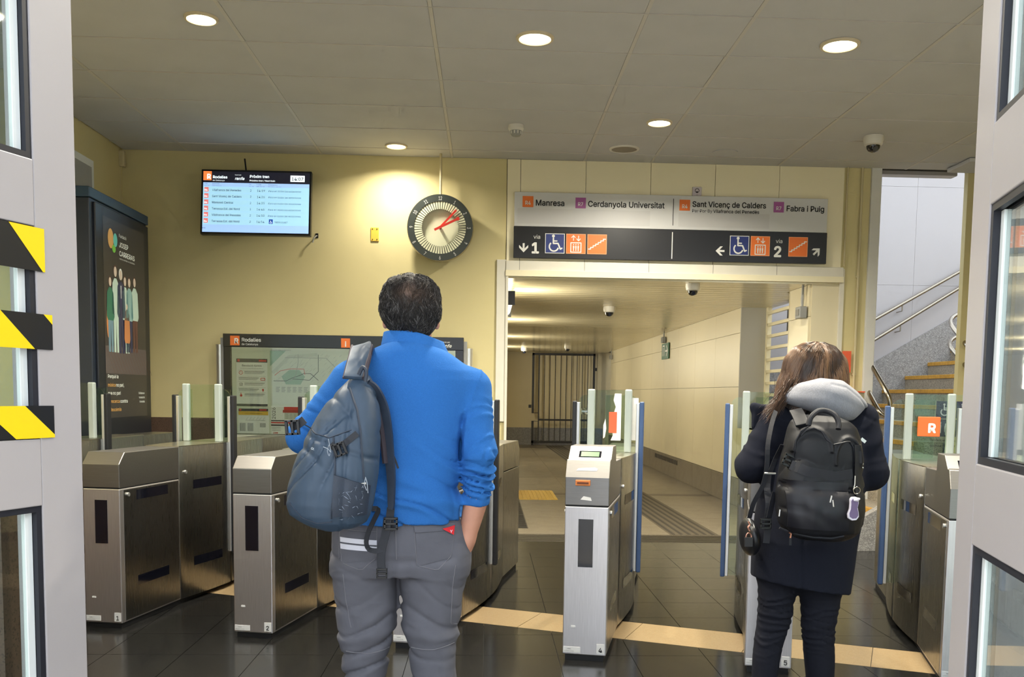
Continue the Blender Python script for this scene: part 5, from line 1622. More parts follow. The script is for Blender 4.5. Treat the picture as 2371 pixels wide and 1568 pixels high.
for sx_, rows in ((-1, lg_l), (1, lg_r)):
    cx_ = rows[0][1]
    def shoe(X, Y, Z, cx_=cx_):
        f = ell(X, Y, Z, (cx_, 3.16, .035), (.052, .155, .05))
        f = smin(f, ell(X, Y, Z, (cx_, 3.09, .07), (.05, .07, .07)), .03)
        return np.maximum(f, .004-Z)
    sdf_part('shoe', shoe, (cx_-.07, 2.98, -.01), (cx_+.07, 3.34, .16), .006, m_shoe, man)

# hair: dense wavy dark grey, thin and brown at the crown
hair_rows = [(1.4903,-0.2415,0.0544),(1.5,-0.2429,0.0641),(1.5138,-0.245,0.0745),(1.5346,-0.2458,0.0849),(1.5623,-0.2466,0.0939),(1.6037,-0.2468,0.091),(1.6368,-0.2462,0.0805),(1.6547,-0.2457,0.0673),(1.6657,-0.2436,0.0499),(1.6727,-0.2409,0.0222)]
hz = [r[0] for r in hair_rows]
h_dep = np.interp(hz, [hz[0], hz[0]+.03, hz[-1]-.04, hz[-1]-.012, hz[-1]], [.070, .092, .103, .085, .045])
def man_hair(X, Y, Z):
    f = column(X, Y, Z, hair_rows, 3.105, h_dep, 2.2)
    f = f - .004*np.abs(wob(X, Y, Z, 130)) - .003*wob(X, Y, Z, 70)
    # hairline: nothing in front of the ears below the brow
    cut = np.maximum(Y - 3.135, HC[2]+.055 - Z)
    front = np.minimum(Y - 3.135, 10)
    return np.maximum(f, np.where(Z < HC[2]+.06, front, Y-3.20))
m_hairm = mat('man_hair_base', (38, 35, 34), .6, bump=.5, bscale=160, var=.4, vscale=60, c2=(66, 60, 56))
ha_o, ha_t, hv, hf = sdf_part('hair', man_hair, (HC[0]-.13, 2.96, HC[2]-.11), (HC[0]+.13, 3.26, HC[2]+.16), .0045, m_hairm, man)
rng = np.random.default_rng(5)
def grow(v, f, cnt, flow, length, seg, lift, tree):
    hug = rng.uniform(.0006, .0045, cnt)
    # short hairs rooted on a surface, following a flow direction with curl
    tri = f[rng.integers(0, len(f), cnt)]
    w = rng.random((cnt, 4)); w /= w.sum(1, keepdims=True)
    p = (v[tri]*w[..., None]).sum(1)
    nrm = np.cross(v[tri[:, 1]]-v[tri[:, 0]], v[tri[:, 2]]-v[tri[:, 0]]); nrm /= np.linalg.norm(nrm, axis=1, keepdims=True)+1e-9
    pts = [p - nrm*.001]
    ph = rng.random(cnt)*6.28; amp = rng.uniform(.3, 1.0, cnt)
    cur = p
    for s in range(seg):
        d = flow(cur)
        d = d - nrm*(d*nrm).sum(1, keepdims=True)
        d /= np.linalg.norm(d, axis=1, keepdims=True)+1e-9
        side = np.cross(d, nrm)
        # clumped waves: neighbours share their phase
        ph2 = 9*np.sin(cur[:, 0]*38+1.1) + 8*np.sin(cur[:, 2]*44+.5) + ph*.25
        d2_ = d + side*(amp*np.sin(ph2 + s*.9))[:, None]*1.1 + nrm*lift(cur, s)[:, None]
        cur = cur + d2_*(length/seg)
        for i in range(cnt):
            r = tree.find_nearest(Vector(cur[i]))
            if r[0] is not None:
                cur[i] = np.array(r[0]) + np.array(r[1])*hug[i]*(1 + .6*math.sin(s*1.1+ph[i]))
        pts.append(cur.copy())
    return np.stack(pts, 1)
def flow_man(p):
    d = np.zeros_like(p); d[:, 2] = -1; d[:, 0] = .55*np.sin(p[:, 2]*55 + 3*np.sin(p[:, 0]*40)); return d
keep = (hf.max(1) >= 0)
back = hv[hf].mean(1); sel = hf[back[:, 1] < 3.2]
sts = grow(hv, sel, 10000, flow_man, .034, 7, lambda c, s: np.full(len(c), .10 if s < 1 else -.16), ha_t)
root = sts[:, 0]
cr = np.array((-0.2351,3.02,1.6111))
bald = np.exp(-(((root[:, 0]-cr[0])/.055)**2 + ((root[:, 2]-cr[2]-.008)/.030)**2))*(root[:, 1] < 3.12)
keepm = rng.random(len(root)) > .80*bald
sts, root, bald = sts[keepm], root[keepm], bald[keepm]
g = rng.random(len(root))
colr = np.where((g > .86)[:, None], np.array([[.13, .125, .12]]), np.array([[.016, .014, .013]]))*rng.uniform(.6, 1.5, (len(root), 1))
colr = colr*(1-bald[:, None]) + bald[:, None]*np.array([[.07, .042, .026]])*rng.uniform(.5, 1.6, (len(root), 1))
me = strands_mesh('hair_strands', sts, colr, .0007, 3, MAN); me.materials.append(hair_mat('man_hair_strand', .55))
so = link('hair_strands', me, ha_o); so['kind'] = 'stuff'
# scalp showing through at the crown: the base turns from dark hair to brown skin there
nt = m_hairm.node_tree
bs = nt.nodes['Principled BSDF']
old = bs.inputs['Base Color'].links[0].from_socket
tcn = [n for n in nt.nodes if n.type == 'TEX_COORD'][0]
vm = nt.nodes.new('ShaderNodeVectorMath'); vm.operation = 'SUBTRACT'
vm.inputs[1].default_value = (cr[0]-MAN[0], 2.99-MAN[1], cr[2]+.006)
vs_ = nt.nodes.new('ShaderNodeVectorMath'); vs_.operation = 'MULTIPLY'; vs_.inputs[1].default_value = (1/.058, 1/.09, 1/.034)
ln = nt.nodes.new('ShaderNodeVectorMath'); ln.operation = 'LENGTH'
mr = nt.nodes.new('ShaderNodeMapRange'); mr.inputs['From Min'].default_value = .35; mr.inputs['From Max'].default_value = 1.15
mr.inputs['To Min'].default_value = .55; mr.inputs['To Max'].default_value = 0
mxx = nt.nodes.new('ShaderNodeMix'); mxx.data_type = 'RGBA'; mxx.inputs['B'].default_value = lin((118, 88, 70))
nt.links.new(tcn.outputs['Object'], vm.inputs[0]); nt.links.new(vm.outputs[0], vs_.inputs[0]); nt.links.new(vs_.outputs[0], ln.inputs[0])
nt.links.new(ln.outputs['Value'], mr.inputs['Value']); nt.links.new(mr.outputs[0], mxx.inputs['Factor']); nt.links.new(old, mxx.inputs['A'])
nt.links.new(mxx.outputs['Result'], bs.inputs['Base Color'])

# ---------------------------------------------------------------- his backpack, slung over the left shoulder
BP = ((-0.4499,2.84,1.0503)[0], 2.84, (-0.4503,2.84,0.8876)[2])
bp = thing('backpack', 'grey-blue hiking backpack hanging from the shoulder of the blue fleece', 'backpack', BP)
m_bag = mat('slate_blue_nylon', (54, 72, 92), .5, var=.16, vscale=10, bump=.08, bscale=700, wrinkle=(11, .7, (2.2, 1, .8)))
m_bag2 = mat('slate_blue_pocket', (46, 56, 72), .5, var=.25, vscale=24, bump=.1, bscale=500)
m_strap = mat('dark_webbing', (38, 40, 47), .7, bump=.1, bscale=500)
m_bpad = mat('strap_padding', (58, 50, 58), .8)
bag_rows = [(0.8876,-0.4458,0.0341),(0.8968,-0.4476,0.0707),(0.9111,-0.4527,0.099),(0.9332,-0.4628,0.1194),(0.9657,-0.4646,0.1289),(1.0113,-0.46,0.1294),(1.0632,-0.449,0.126),(1.1151,-0.438,0.1201),(1.1667,-0.4265,0.1111),(1.2183,-0.4143,0.0963),(1.2633,-0.4028,0.0783),(1.3018,-0.3908,0.0573),(1.3287,-0.3838,0.0401),(1.3441,-0.3806,0.0293),(1.3518,-0.3787,0.0197)]
bz = [r[0] for r in bag_rows]
b_dep = np.interp(bz, [bz[0], bz[0]+.03, bz[0]+.1, bz[0]+.3, bz[-1]-.06, bz[-1]], [.05, .085, .112, .105, .07, .035])
b_yc = np.interp(bz, [bz[0], bz[0]+.2, bz[-1]], [2.835, 2.85, 2.91])
def bag(X, Y, Z):
    f = column(X, Y, Z, bag_rows, b_yc, b_dep, 2.25)
    u = X - BP[0]; w = Z - BP[2]
    # pleats falling from the daisy chain, pinched seams and the top crease
    fan = (u + .03)/(np.maximum(.46 - w, .08))
    f = f + .012*np.clip(w/.1, 0, 1)*np.clip((.33-w)/.1, 0, 1)*groove(X, Y, Z, fan, 30, .25, 7, 0.0, 3)*(u < .045)
    f = f + .009*groove(X, Y, Z, w + .5*u, 44, .09, 9, 1.5, 4)*np.clip((w-.12)/.1, 0, 1) + .008*groove(X, Y, Z, u-.3*w, 60, .06, 10, 3.0, 4)*(w < .2)
    f = f + .007*np.exp(-((u-.045-.05*(w-.25))/.006)**2)*np.clip((.42-w)/.05, 0, 1)*(Y < 2.9)
    f = f + .010*np.exp(-((w-.335-.9*(u-.03))/.009)**2)*np.exp(-((u-.005)/.05)**2)*(Y < 2.85)
    f = f + .005*np.exp(-((w-.255+.35*u)/.007)**2)*(Y < 2.85)
    return f + .003*wob(X, Y, Z, 26)
bg_o, bg_t, _, _ = sdf_part('bag_body', bag, (BP[0]-.19, 2.70, BP[2]-.02), (BP[0]+.19, 2.99, BP[2]+.53), .005, m_bag, bp)
OFFB = Matrix.Translation([-v for v in BP])
def bpart(name, mb, m, parent=bp, smooth=False, bevel=0.0):
    o = part(name, mb, m, parent, smooth=smooth, bevel=bevel); o.data.transform(OFFB); return o
def bcord(name, path, r, m, off=.0, n=24, parent=bp):
    return bpart(name, MB().tube(on_surface(bg_t, path, 2.0, 2.8, off, n), r, 6), m, parent, True)
def bstrap(name, path, w, m, off=.004, n=18, parent=bp):
    return bpart(name, MB().ribbon(on_surface(bg_t, path, 2.0, 2.8, off, n), (0, -1, 0), w, .003), m, parent)
bcord('side_seam', [(-0.4058,1.3101),(-0.3786,1.2458),(-0.3662,1.1836),(-0.3588,1.1085),(-0.3538,1.0456)], .0035, m_bag2, .001)
bcord('front_seam', [(-0.4407,1.1677),(-0.4334,1.0825),(-0.4361,1.0069),(-0.4463,0.9309)], .0035, m_bag2, .001)
bcord('cross_seam', [(-0.5297,1.2002),(-0.4989,1.1757),(-0.4531,1.165),(-0.391,1.1883)], .002, m_bag2, .001)
bcord('lower_seam', [(-0.5706,0.974),(-0.5311,0.9301),(-0.4875,0.9153),(-0.4438,0.9208)], .002, m_bag2, .001)
bpart('side_pocket', patch(bg_t, [(-0.436,1.0598),(-0.3363,1.0256),(-0.3487,0.9368),(-0.4413,0.936)], 2.0, 2.8, .005, .006, 14, 10), m_bag2, smooth=True)
rp = random.Random(11)
wear = MB()
for k in range(46):
    x = (-0.3912,2.76,0.9757)[0] + rp.uniform(-.035, .035); z = (-0.3912,2.76,0.9757)[2] + rp.uniform(-.05, .05)
    a = rp.uniform(0, 6.28); L = rp.uniform(.004, .013)
    y = hit_y(bg_t, x, z, 2.0, 2.8) - .0118
    dx, dz = math.cos(a)*L, math.sin(a)*L
    wear.add([(x-dx, y, z-dz), (x+dx*.2, y, z+.0006), (x+dx, y, z+dz), (x-dx*.1, y, z-.0006)], [(0, 1, 2, 3)])
bpart('worn_marks', wear, mat('wear_white', (112, 122, 138), .7))
bpart('tissue', patch(bg_t, [(-0.3875,1.0301),(-0.3488,1.0356),(-0.3488,1.0229),(-0.3837,1.0226)], 2.0, 2.8, .004, .004, 6, 3), mat('white_tissue', (226, 222, 214), .9))
bstrap('compression_strap', [(-0.3737,1.1785),(-0.406,1.1506),(-0.4159,1.1404)], .018, m_strap)
bstrap('compression_strap', [(-0.4482,1.1476),(-0.4309,1.1302)], .018, m_strap)
def buckle(parent, c, s=1.0, rot=0.0, off=OFFB):
    b = MB()
    for x0, x1, z0, z1 in ((-.017, -.012, -.014, .014), (.012, .017, -.014, .014), (-.017, .017, -.016, -.010), (-.017, .017, .010, .016), (-.017, .017, -.003, .003)):
        b.box(x0*s, x1*s, -.005*s, .005*s, z0*s, z1*s)
    o = part('buckle', b, m_black, parent, bevel=.001)
    o.data.transform(Matrix.Rotation(rot, 4, 'Y')); o.data.transform(Matrix.Translation(c)); o.data.transform(off)
bk = (-0.4209,2.76,1.1329)
buckle(bp, (bk[0], hit_y(bg_t, bk[0], bk[2], 2, 2.8)-.01, bk[2]), 1.15, 1.2)
# chest buckle strap hanging at the left edge
bpart('side_strap', MB().ribbon([(-0.531,2.8,1.2153),(-0.5524,2.8,1.1986),(-0.5724,2.8,1.192)], (0, -1, 0), .024, .004), m_strap)
buckle(bp, (-0.5642,2.79,1.1924), 1.3, 1.5)
# loaded strap over the shoulder
sp_ = smooth_path([(-0.3948,2.86,1.3391),(-0.3925,2.9,1.3736),(-0.39,2.93,1.398),(-0.3926,3,1.4286),(-0.4017,3.09,1.4463),(-0.4217,3.2,1.44),(-0.4368,3.27,1.4182)], 20)
bpart('shoulder_strap', MB().ribbon(sp_, (0, -1, .45), .062, .014), m_bag, smooth=True, bevel=.003)
bpart('strap_edge', MB().tube([(p[0]+.03, p[1]-.002, p[2]) for p in sp_], .0075, 8), m_bpad, smooth=True)
bpart('strap_edge', MB().tube([(p[0]-.031, p[1]-.002, p[2]) for p in sp_], .004, 8), m_bpad, smooth=True)
bpart('haul_loop', MB().tube(smooth_path([(-0.3793,2.84,1.3492),(-0.3666,2.84,1.3723),(-0.3564,2.84,1.3572),(-0.359,2.84,1.3291)], 12), .006, 8), m_bag2, smooth=True)
# idle strap hanging down the back with its buckle and tails
ip = smooth_path([(-0.3602,2.87,1.3243),(-0.3393,2.89,1.3027),(-0.3194,2.922,1.2504),(-0.3051,2.925,1.1777),(-0.2956,2.925,1.098),(-0.2902,2.925,1.0313),(-0.29,2.925,0.9576),(-0.2913,2.925,0.9374)], 28)
wd_ = [.03 + .012*math.sin(min(1, i/(len(ip)*.5))*math.pi) - .016*max(0, (i/len(ip)-.55)/.45) for i in range(len(ip))]
bpart('idle_strap', MB().ribbon(ip, (-.35, -1, 0), wd_, .011), m_bag2, smooth=True)
bpart('idle_strap_padding', MB().tube([(p[0]-.015, p[1]-.003, p[2]) for p in ip[:18]], .009, 8), m_bpad, smooth=True)
bpart('webbing', MB().ribbon(smooth_path([(-0.2923,2.935,0.9415),(-0.2949,2.935,0.9091),(-0.2908,2.935,0.8821),(-0.2961,2.935,0.8752)], 10), (0, -1, 0), .024, .003), m_strap)
buckle(bp, (-0.2916,2.93,0.8922), 1.25)
bpart('webbing_loop', MB().ribbon(smooth_path([(-0.3516,2.93,0.9389),(-0.3304,2.93,0.9364),(-0.341,2.93,0.9093),(-0.3596,2.93,0.8687),(-0.3675,2.93,0.8348),(-0.3595,2.93,0.8118),(-0.3328,2.93,0.8066),(-0.3115,2.93,0.8149)], 22), [(-.6, -1, 0)]*23, .016, .003), m_strap)
bpart('webbing_tail', MB().ribbon(smooth_path([(-0.301,2.93,0.9097),(-0.3076,2.93,0.8623),(-0.3195,2.93,0.8148),(-0.3221,2.93,0.7741),(-0.3194,2.93,0.7441)], 14), (-.2, -1, 0), .026, .003), m_strap)
buckle(bp, (-0.3194,2.93,0.736), 1.0)
bpart('spare_tail', MB().ribbon(smooth_path([(-0.2927,2.935,1.1241),(-0.2794,2.935,1.0909),(-0.27,2.935,1.0642)], 8), (0, -1, 0), .006, .003), m_strap)
# cords and zip pulls
for pth in ([(-0.4506,2.73,1.164),(-0.447,2.73,1.1467),(-0.4434,2.73,1.1244),(-0.4507,2.73,1.1343),(-0.4654,2.73,1.1403)], [(-0.4482,2.73,1.1467),(-0.4532,2.73,1.1293),(-0.4483,2.73,1.1145),(-0.4458,2.73,1.1219)]):
    bpart('white_cord', MB().tube(smooth_path(pth, 10), .001, 6), mat('cord_white', (150, 158, 168), .8))
for pth in ([(-0.3475,2.75,1.0529),(-0.3425,2.75,1.0366),(-0.3413,2.75,1.0215),(-0.34,2.75,1.0064)], [(-0.3475,2.75,1.0491),(-0.35,2.75,1.0315),(-0.3438,2.75,1.0139)]):
    bpart('zip_pull', MB().tube(smooth_path(pth, 8), .0012, 6), mat('cord_white', (150, 158, 168), .8))
lq = (-0.5071,2.75,1.1312)
letters(bp, 'QU', lq[0]-BP[0], lq[2]-BP[2], .012, mat('logo_grey', (196, 204, 212), .6), hit_y(bg_t, lq[0]+.008, lq[2]+.004, 2, 2.8)-.003-BP[1], bold=.01, name='logo', rot=.3)

# ================================================================ WOMAN IN THE BLACK COAT
WY = 3.95
WOM = ((1.3593,3.95,1.1577)[0], WY, 0.0)
wom = thing('person', 'person in a black coat and grey hood bowing towards the gate', 'person', WOM)
m_coat = mat('black_wool_coat', (30, 32, 42), .95, var=.12, vscale=200, bump=.12, bscale=500, spec=.15, wrinkle=(5, .35, (1, 1, .7)))
m_jean = mat('black_jeans', (28, 29, 38), .85, spec=.2, var=.12, vscale=60, bump=.1, bscale=500)
m_hood = mat('grey_marl_jersey', (146, 147, 154), .95, var=.14, vscale=170, bump=.2, bscale=300, stretch=(1, 1, .35))
coat_rows = [(0.4251,1.3532,0.1974),(0.5284,1.3548,0.2101),(0.6034,1.3584,0.2164),(0.6967,1.3632,0.2206),(0.7897,1.3745,0.224),(0.8639,1.3846,0.2219),(0.9563,1.3938,0.2159),(1.0483,1.4013,0.2118),(1.14,1.4068,0.2133),(1.204,1.4097,0.2111),(1.246,1.4135,0.1906),(1.2715,1.4169,0.1508),(1.2951,1.414,0.0971)]
cz = [r[0] for r in coat_rows]
c_dep = np.interp(cz, [.45, .7, .9, 1.1, 1.2, 1.28], [.165, .17, .15, .13, .11, .07])
c_yc = np.interp(cz, [.45, .8, 1.0, 1.2, 1.28], [3.95, 3.95, 3.96, 4.0, 4.04])
w_shl, w_ell = (1.2264,3.97,1.2138), (1.1279,3.95,1.0085)
w_shr, w_elr = (1.5986,3.97,1.2188), (1.6424,3.95,0.9811)
w_wrl = (w_ell[0]+.17, 4.16, w_ell[2]+.02); w_wrr = (w_elr[0]-.14, 4.17, w_elr[2]+.03)
hemn = np.array([.155, 0, 1.0]); hem0 = np.array((1.2974,3.8,0.5144))
def coat(X, Y, Z):
    f = column(X, Y, Z, coat_rows, c_yc, c_dep, 2.3)
    f = f + .004*wob(X, Y, Z, 14) + .006*groove(X, Y, Z, X*1.0 + .2*Z, 24, .12, 6, .5, 4)
    for a, b, c in ((w_shl, w_ell, w_wrl), (w_shr, w_elr, w_wrr)):
        f1, t1 = cone(X, Y, Z, a, b, .066, .064); f2, t2 = cone(X, Y, Z, b, c, .064, .05)
        g = smin(f1 + .012*groove(X, Y, Z, t1, 22, .2, 12) - .009*crease(X, Y, Z, t1, 18, .15, 14), f2 + .012*groove(X, Y, Z, t2, 20, .2, 12) - .009*crease(X, Y, Z, t2, 16, .15, 14), .03)
        f = smin(f, g, .035)
    # slanting hem, open below
    hem = -((X-hem0[0])*hemn[0] + (Z-hem0[2])*hemn[2])
    f = np.maximum(f, hem)
    # centre back seam
    return f + .004*np.exp(-((X-(1.3037,3.8,0.6298)[0])/.004)**2)*(Z < .85)*(Y < 3.95)
ct_o, ct_t, _, _ = sdf_part('coat', coat, (WOM[0]-.40, 3.72, .42), (WOM[0]+.42, 4.26, 1.30), .0075, m_coat, wom)
wl_l = [(-0.0253,1.2131,0.0378),(0.0359,1.2109,0.0453),(0.097,1.2116,0.0519),(0.1693,1.2156,0.0565),(0.2262,1.2229,0.0602),(0.2736,1.2306,0.0639),(0.3209,1.2411,0.0667),(0.3681,1.246,0.0695),(0.4152,1.2489,0.0722),(0.481,1.2521,0.0778),(0.5465,1.2488,0.0823)]
wl_r = [(-0.0252,1.4521,0.0456),(0.0361,1.4534,0.0532),(0.0973,1.4537,0.0597),(0.1698,1.4489,0.0634),(0.2269,1.4446,0.0653),(0.2743,1.4418,0.068),(0.3217,1.4389,0.0708),(0.3689,1.4398,0.0754),(0.4161,1.4407,0.0801),(0.4726,1.4412,0.0866),(0.5477,1.4381,0.0921)]
def jeans(X, Y, Z):
    f = None
    for rows, ph in ((wl_l, 0.), (wl_r, 3.)):
        zz_ = [r[0] for r in rows]
        g = column(X, Y, Z, rows, 3.95, np.interp(zz_, [0, .3, .5, .6], [.055, .062, .085, .095]), 2.1)
        k = np.exp(-((Z-.36)/.12)**2)
        g = g - .009*k*crease(X, Y, Z, Z + .1*(X-WOM[0]), 170, .03, 20, ph) + .003*wob(X, Y, Z, 24) + .011*k*groove(X, Y, Z, Z + .12*(X-WOM[0]), 150, .035, 16, ph)
        f = g if f is None else smin(f, g, .01)
    hip = ell(X, Y, Z, (WOM[0]-.02, 3.96, .62), (.19, .12, .16))
    return smin(f, hip, .03)
sdf_part('jeans', jeans, (WOM[0]-.26, 3.8, .03), (WOM[0]+.22, 4.1, .8), .006, m_jean, wom)
for rows in (wl_l, wl_r):
    cx_ = rows[0][1]
    def shoe(X, Y, Z, cx_=cx_):
        f = ell(X, Y, Z, (cx_, 4.0, .03), (.042, .125, .045))
        f = smin(f, ell(X, Y, Z, (cx_, 3.94, .06), (.04, .06, .06)), .03)
        return np.maximum(f, .004-Z)
    sdf_part('shoe', shoe, (cx_-.06, 3.84, -.01), (cx_+.06, 4.15, .14), .006, m_shoe, wom)
# bowed head, neck and hands
WH = (1.4311,4.05,1.4006)
def wom_head(X, Y, Z):
    # tip the head forward about the neck
    a = math.radians(-28); c, s = math.cos(a), math.sin(a)
    yy, zz_ = Y-WH[1], Z-WH[2]
    Y2 = WH[1] + c*yy - s*zz_*-1*-1; Z2 = WH[2] + s*yy*-1*-1 + c*zz_
    f = head_sdf(X, WH[1] + c*yy + s*zz_, WH[2] - s*yy + c*zz_, WH, .92)
    nk, _ = cone(X, Y, Z, (WH[0], WH[1]-.03, WH[2]-.05), (WH[0]-.005, 3.99, 1.2), .05, .056)
    return smin(f, nk, .03)
sdf_part('head', wom_head, (WH[0]-.11, 3.9, 1.18), (WH[0]+.11, 4.26, WH[2]+.15), .005, mat('skin_fair', (214, 168, 144), .5, var=.08, vscale=30), wom)
for p, fl_ in ((w_wrl, 1), (w_wrr, -1)):
    def hnd(X, Y, Z, p=p, fl_=fl_):
        f, _ = cone(X, Y, Z, p, (p[0]+.03*fl_, p[1]+.04, p[2]+.01), .03, .024)
        return smin(f, hand_sdf(X, Y, Z, (p[0]+.03*fl_, p[1]+.04, p[2]+.01), (.6*fl_, .7, .1), (.2, -.3, 1), (.6*fl_, -.2, -.2), .9, 1), .015)
    sdf_part('hand', hnd, (p[0]-.2, p[1]-.06, p[2]-.1), (p[0]+.2, p[1]+.2, p[2]+.13), .0045, mat('skin_fair', (214, 168, 144), .5), wom)
# hood lying on the shoulders
hood_top = [(1.2184,1.2928),(1.2423,1.3286),(1.3022,1.3631),(1.3736,1.3819),(1.4643,1.3727),(1.5385,1.3312),(1.5912,1.2893),(1.6087,1.2646)]
hood_bot = [(1.2185,1.2911),(1.2514,1.2791),(1.31,1.2569),(1.3798,1.2311),(1.4712,1.211),(1.5219,1.2135),(1.5716,1.2409),(1.6088,1.2628)]
xt = [p[0] for p in hood_top]; ht = [p[1] for p in hood_top]; xb_ = [p[0] for p in hood_bot]; hb = [p[1] for p in hood_bot]
def hood(X, Y, Z):
    top = np.interp(X, xt, ht); bot = np.interp(X, xb_, hb)
    mid = (top+bot)/2; hh = np.maximum((top-bot)/2*1.03, .016)
    xm = (xt[0]+xt[-1])/2; w_ = (xt[-1]-xt[0])/2
    yc = 3.855 + .11*((X-xm)/w_)**2 + .02*(Z-1.25)
    dd = .08*np.sqrt(np.clip(1-((X-xm)/(w_*1.06))**2, .06, 1))
    k = np.sqrt(((Z-mid)/hh)**2 + ((Y-yc)/dd)**2)
    f = (k-1)*np.minimum(hh, dd)
    f = np.maximum(f, np.abs(X-xm)-w_)
    # rolled rim along the upper edge and a soft crease
    f = f + .005*np.exp(-((Z-top+.022+.012*np.sin(X*9))/.005)**2)*(X > xm-.02) + .004*np.exp(-((Z-mid+.12*(X-xm))/.02)**2)
    return f + .003*wob(X, Y, Z, 22)
hd_, hd_t2, _, _ = sdf_part('hood', hood, (xt[0]-.03, 3.72, min(hb)-.03), (xt[-1]+.03, 4.07, max(ht)+.03), .005, m_hood, wom)
# the coat's stand-up collar corner on her left
def flap(X, Y, Z):
    a, b = (1.135,3.98,1.2598), (1.2271,3.98,1.2282)
    f, _ = cone(X, Y, Z, a, (1.1535,3.97,1.1817), .010, .03)
    g, _ = cone(X, Y, Z, a, b, .012, .045)
    return np.maximum(smin(f, g, .03), np.abs(Y-3.98-.1*(X-a[0]))-.022)
sdf_part('collar_corner', flap, ((1.1053,3.98,1.2631)[0], 3.92, 1.12), ((1.2908,3.98,1.2657)[0], 4.06, 1.36), .005, m_coat, wom)
# hair: brown with lighter streaks, parted over the hood
wh_rows = [(1.2669,1.3757,0.148),(1.2945,1.3885,0.1545),(1.3312,1.3954,0.1516),(1.3769,1.401,0.1459),(1.4226,1.4037,0.1374),(1.4644,1.4029,0.1234),(1.4952,1.4007,0.1038),(1.517,1.3998,0.0815),(1.5297,1.402,0.0547),(1.5352,1.4027,0.0296)]
whz = [r[0] for r in wh_rows]
def whair(X, Y, Z):
    f = column(X, Y, Z, wh_rows, 4.02, np.interp(whz, [whz[0], whz[0]+.08, whz[-1]-.05, whz[-1]-.015, whz[-1]], [.10, .12, .12, .08, .04]), 2.1)
    f = np.maximum(f, Y-4.09)
    return f - .003*np.sin((X-WOM[0])*160 + 14*Z) + .002*wob(X, Y, Z, 60)
m_whb = mat('brown_hair_base', (52, 38, 30), .5, var=.4, vscale=40, stretch=(6, 6, .6), bump=.4, bscale=60)
wo_, wh_t, wv, wfaces = sdf_part('hair', whair, (WH[0]-.2, 3.86, whz[0]-.02), (WH[0]+.17, 4.12, whz[-1]+.03), .005, m_whb, wom)
rng = np.random.default_rng(9)
N = 5200
tri = wfaces[(wv[wfaces].mean(1)[:, 1] < 4.05)]
rt_ = tri[rng.integers(0, len(tri), N*2)]
pr = wv[rt_].mean(1)
pr = pr[pr[:, 2] > whz[0]+.05][:N]; N = len(pr)
part_c = np.array((1.4092,3.95,1.5211))
cur = pr.copy(); pts = [cur.copy()]
clump = np.sin(pr[:, 0]*70+3*np.sin(pr[:, 2]*20))
for s in range(9):
    rel = cur - part_c
    d = np.stack([.55*np.sign(rel[:, 0])*np.clip(np.abs(rel[:, 0])/.09, 0, 1)*np.clip((cur[:, 2]-1.36)/.06, 0, 1) - .28*np.clip((1.40-cur[:, 2])/.1, 0, 1)*(rel[:, 0] < .01) + .55*np.exp(-((cur[:, 2]-1.335)/.03)**2)*(rel[:, 0] > -.05), np.zeros(N), -np.ones(N)], 1)
    d[:, 0] += .10*np.sin(cur[:, 2]*40+pr[:, 0]*50) + .05*rng.standard_normal(N)
    d /= np.linalg.norm(d, axis=1, keepdims=True)
    nx = cur + d*.0135
    # stay on the hair shell
    for i in range(N):
        r = wh_t.find_nearest(Vector(nx[i]))
        if r[0] is not None:
            q = np.array(r[0]); nn = np.array(r[1])
            if nx[i][2] > whz[0]+.01:
                nx[i] = q + nn*(.0015 + .002*(clump[i] > .3))
    cur = nx; pts.append(cur.copy())
st_ = np.stack(pts, 1)
g = rng.random(N); streak = (.5+.5*clump)*.7 + .3*g
dark, mid_, lite = np.array([.012, .007, .005]), np.array([.052, .025, .013]), np.array([.21, .118, .064])
cl_ = np.where(streak[:, None] < .5, dark + (mid_-dark)*(streak[:, None]/.5), mid_ + (lite-mid_)*((streak[:, None]-.5)/.5))
me = strands_mesh('hair_strands', st_, cl_, .0013, 3, WOM); me.materials.append(hair_mat('brown_hair_strand', .35))
so = link('hair_strands', me, wo_); so['kind'] = 'stuff'
# loose locks falling over the left shoulder
lk = []
for k in range(260):
    a = rng.normal(0, 1, 3); t0_ = np.array((1.2638,3.93,1.3562)) + a*np.array([.02, .015, .02])
    e = np.array((1.1787,3.9,1.2329)) + rng.normal(0, 1, 3)*np.array([.018, .012, .02])
    m1 = t0_*.5+e*.5 + np.array([.012, -.01, .0]) + rng.normal(0, .006, 3)
    tt_ = np.linspace(0, 1, 10)[:, None]
    lk.append((1-tt_)**2*t0_ + 2*tt_*(1-tt_)*m1 + tt_**2*e)
lk = np.array(lk)
me = strands_mesh('loose_locks', lk, np.array([mid_])*rng.uniform(.6, 2.2, (len(lk), 1)), .0011, 3, WOM); me.materials.append(MATS.get('x') or bpy.data.materials['brown_hair_strand'])
so = link('loose_locks', me, wo_); so['kind'] = 'stuff'

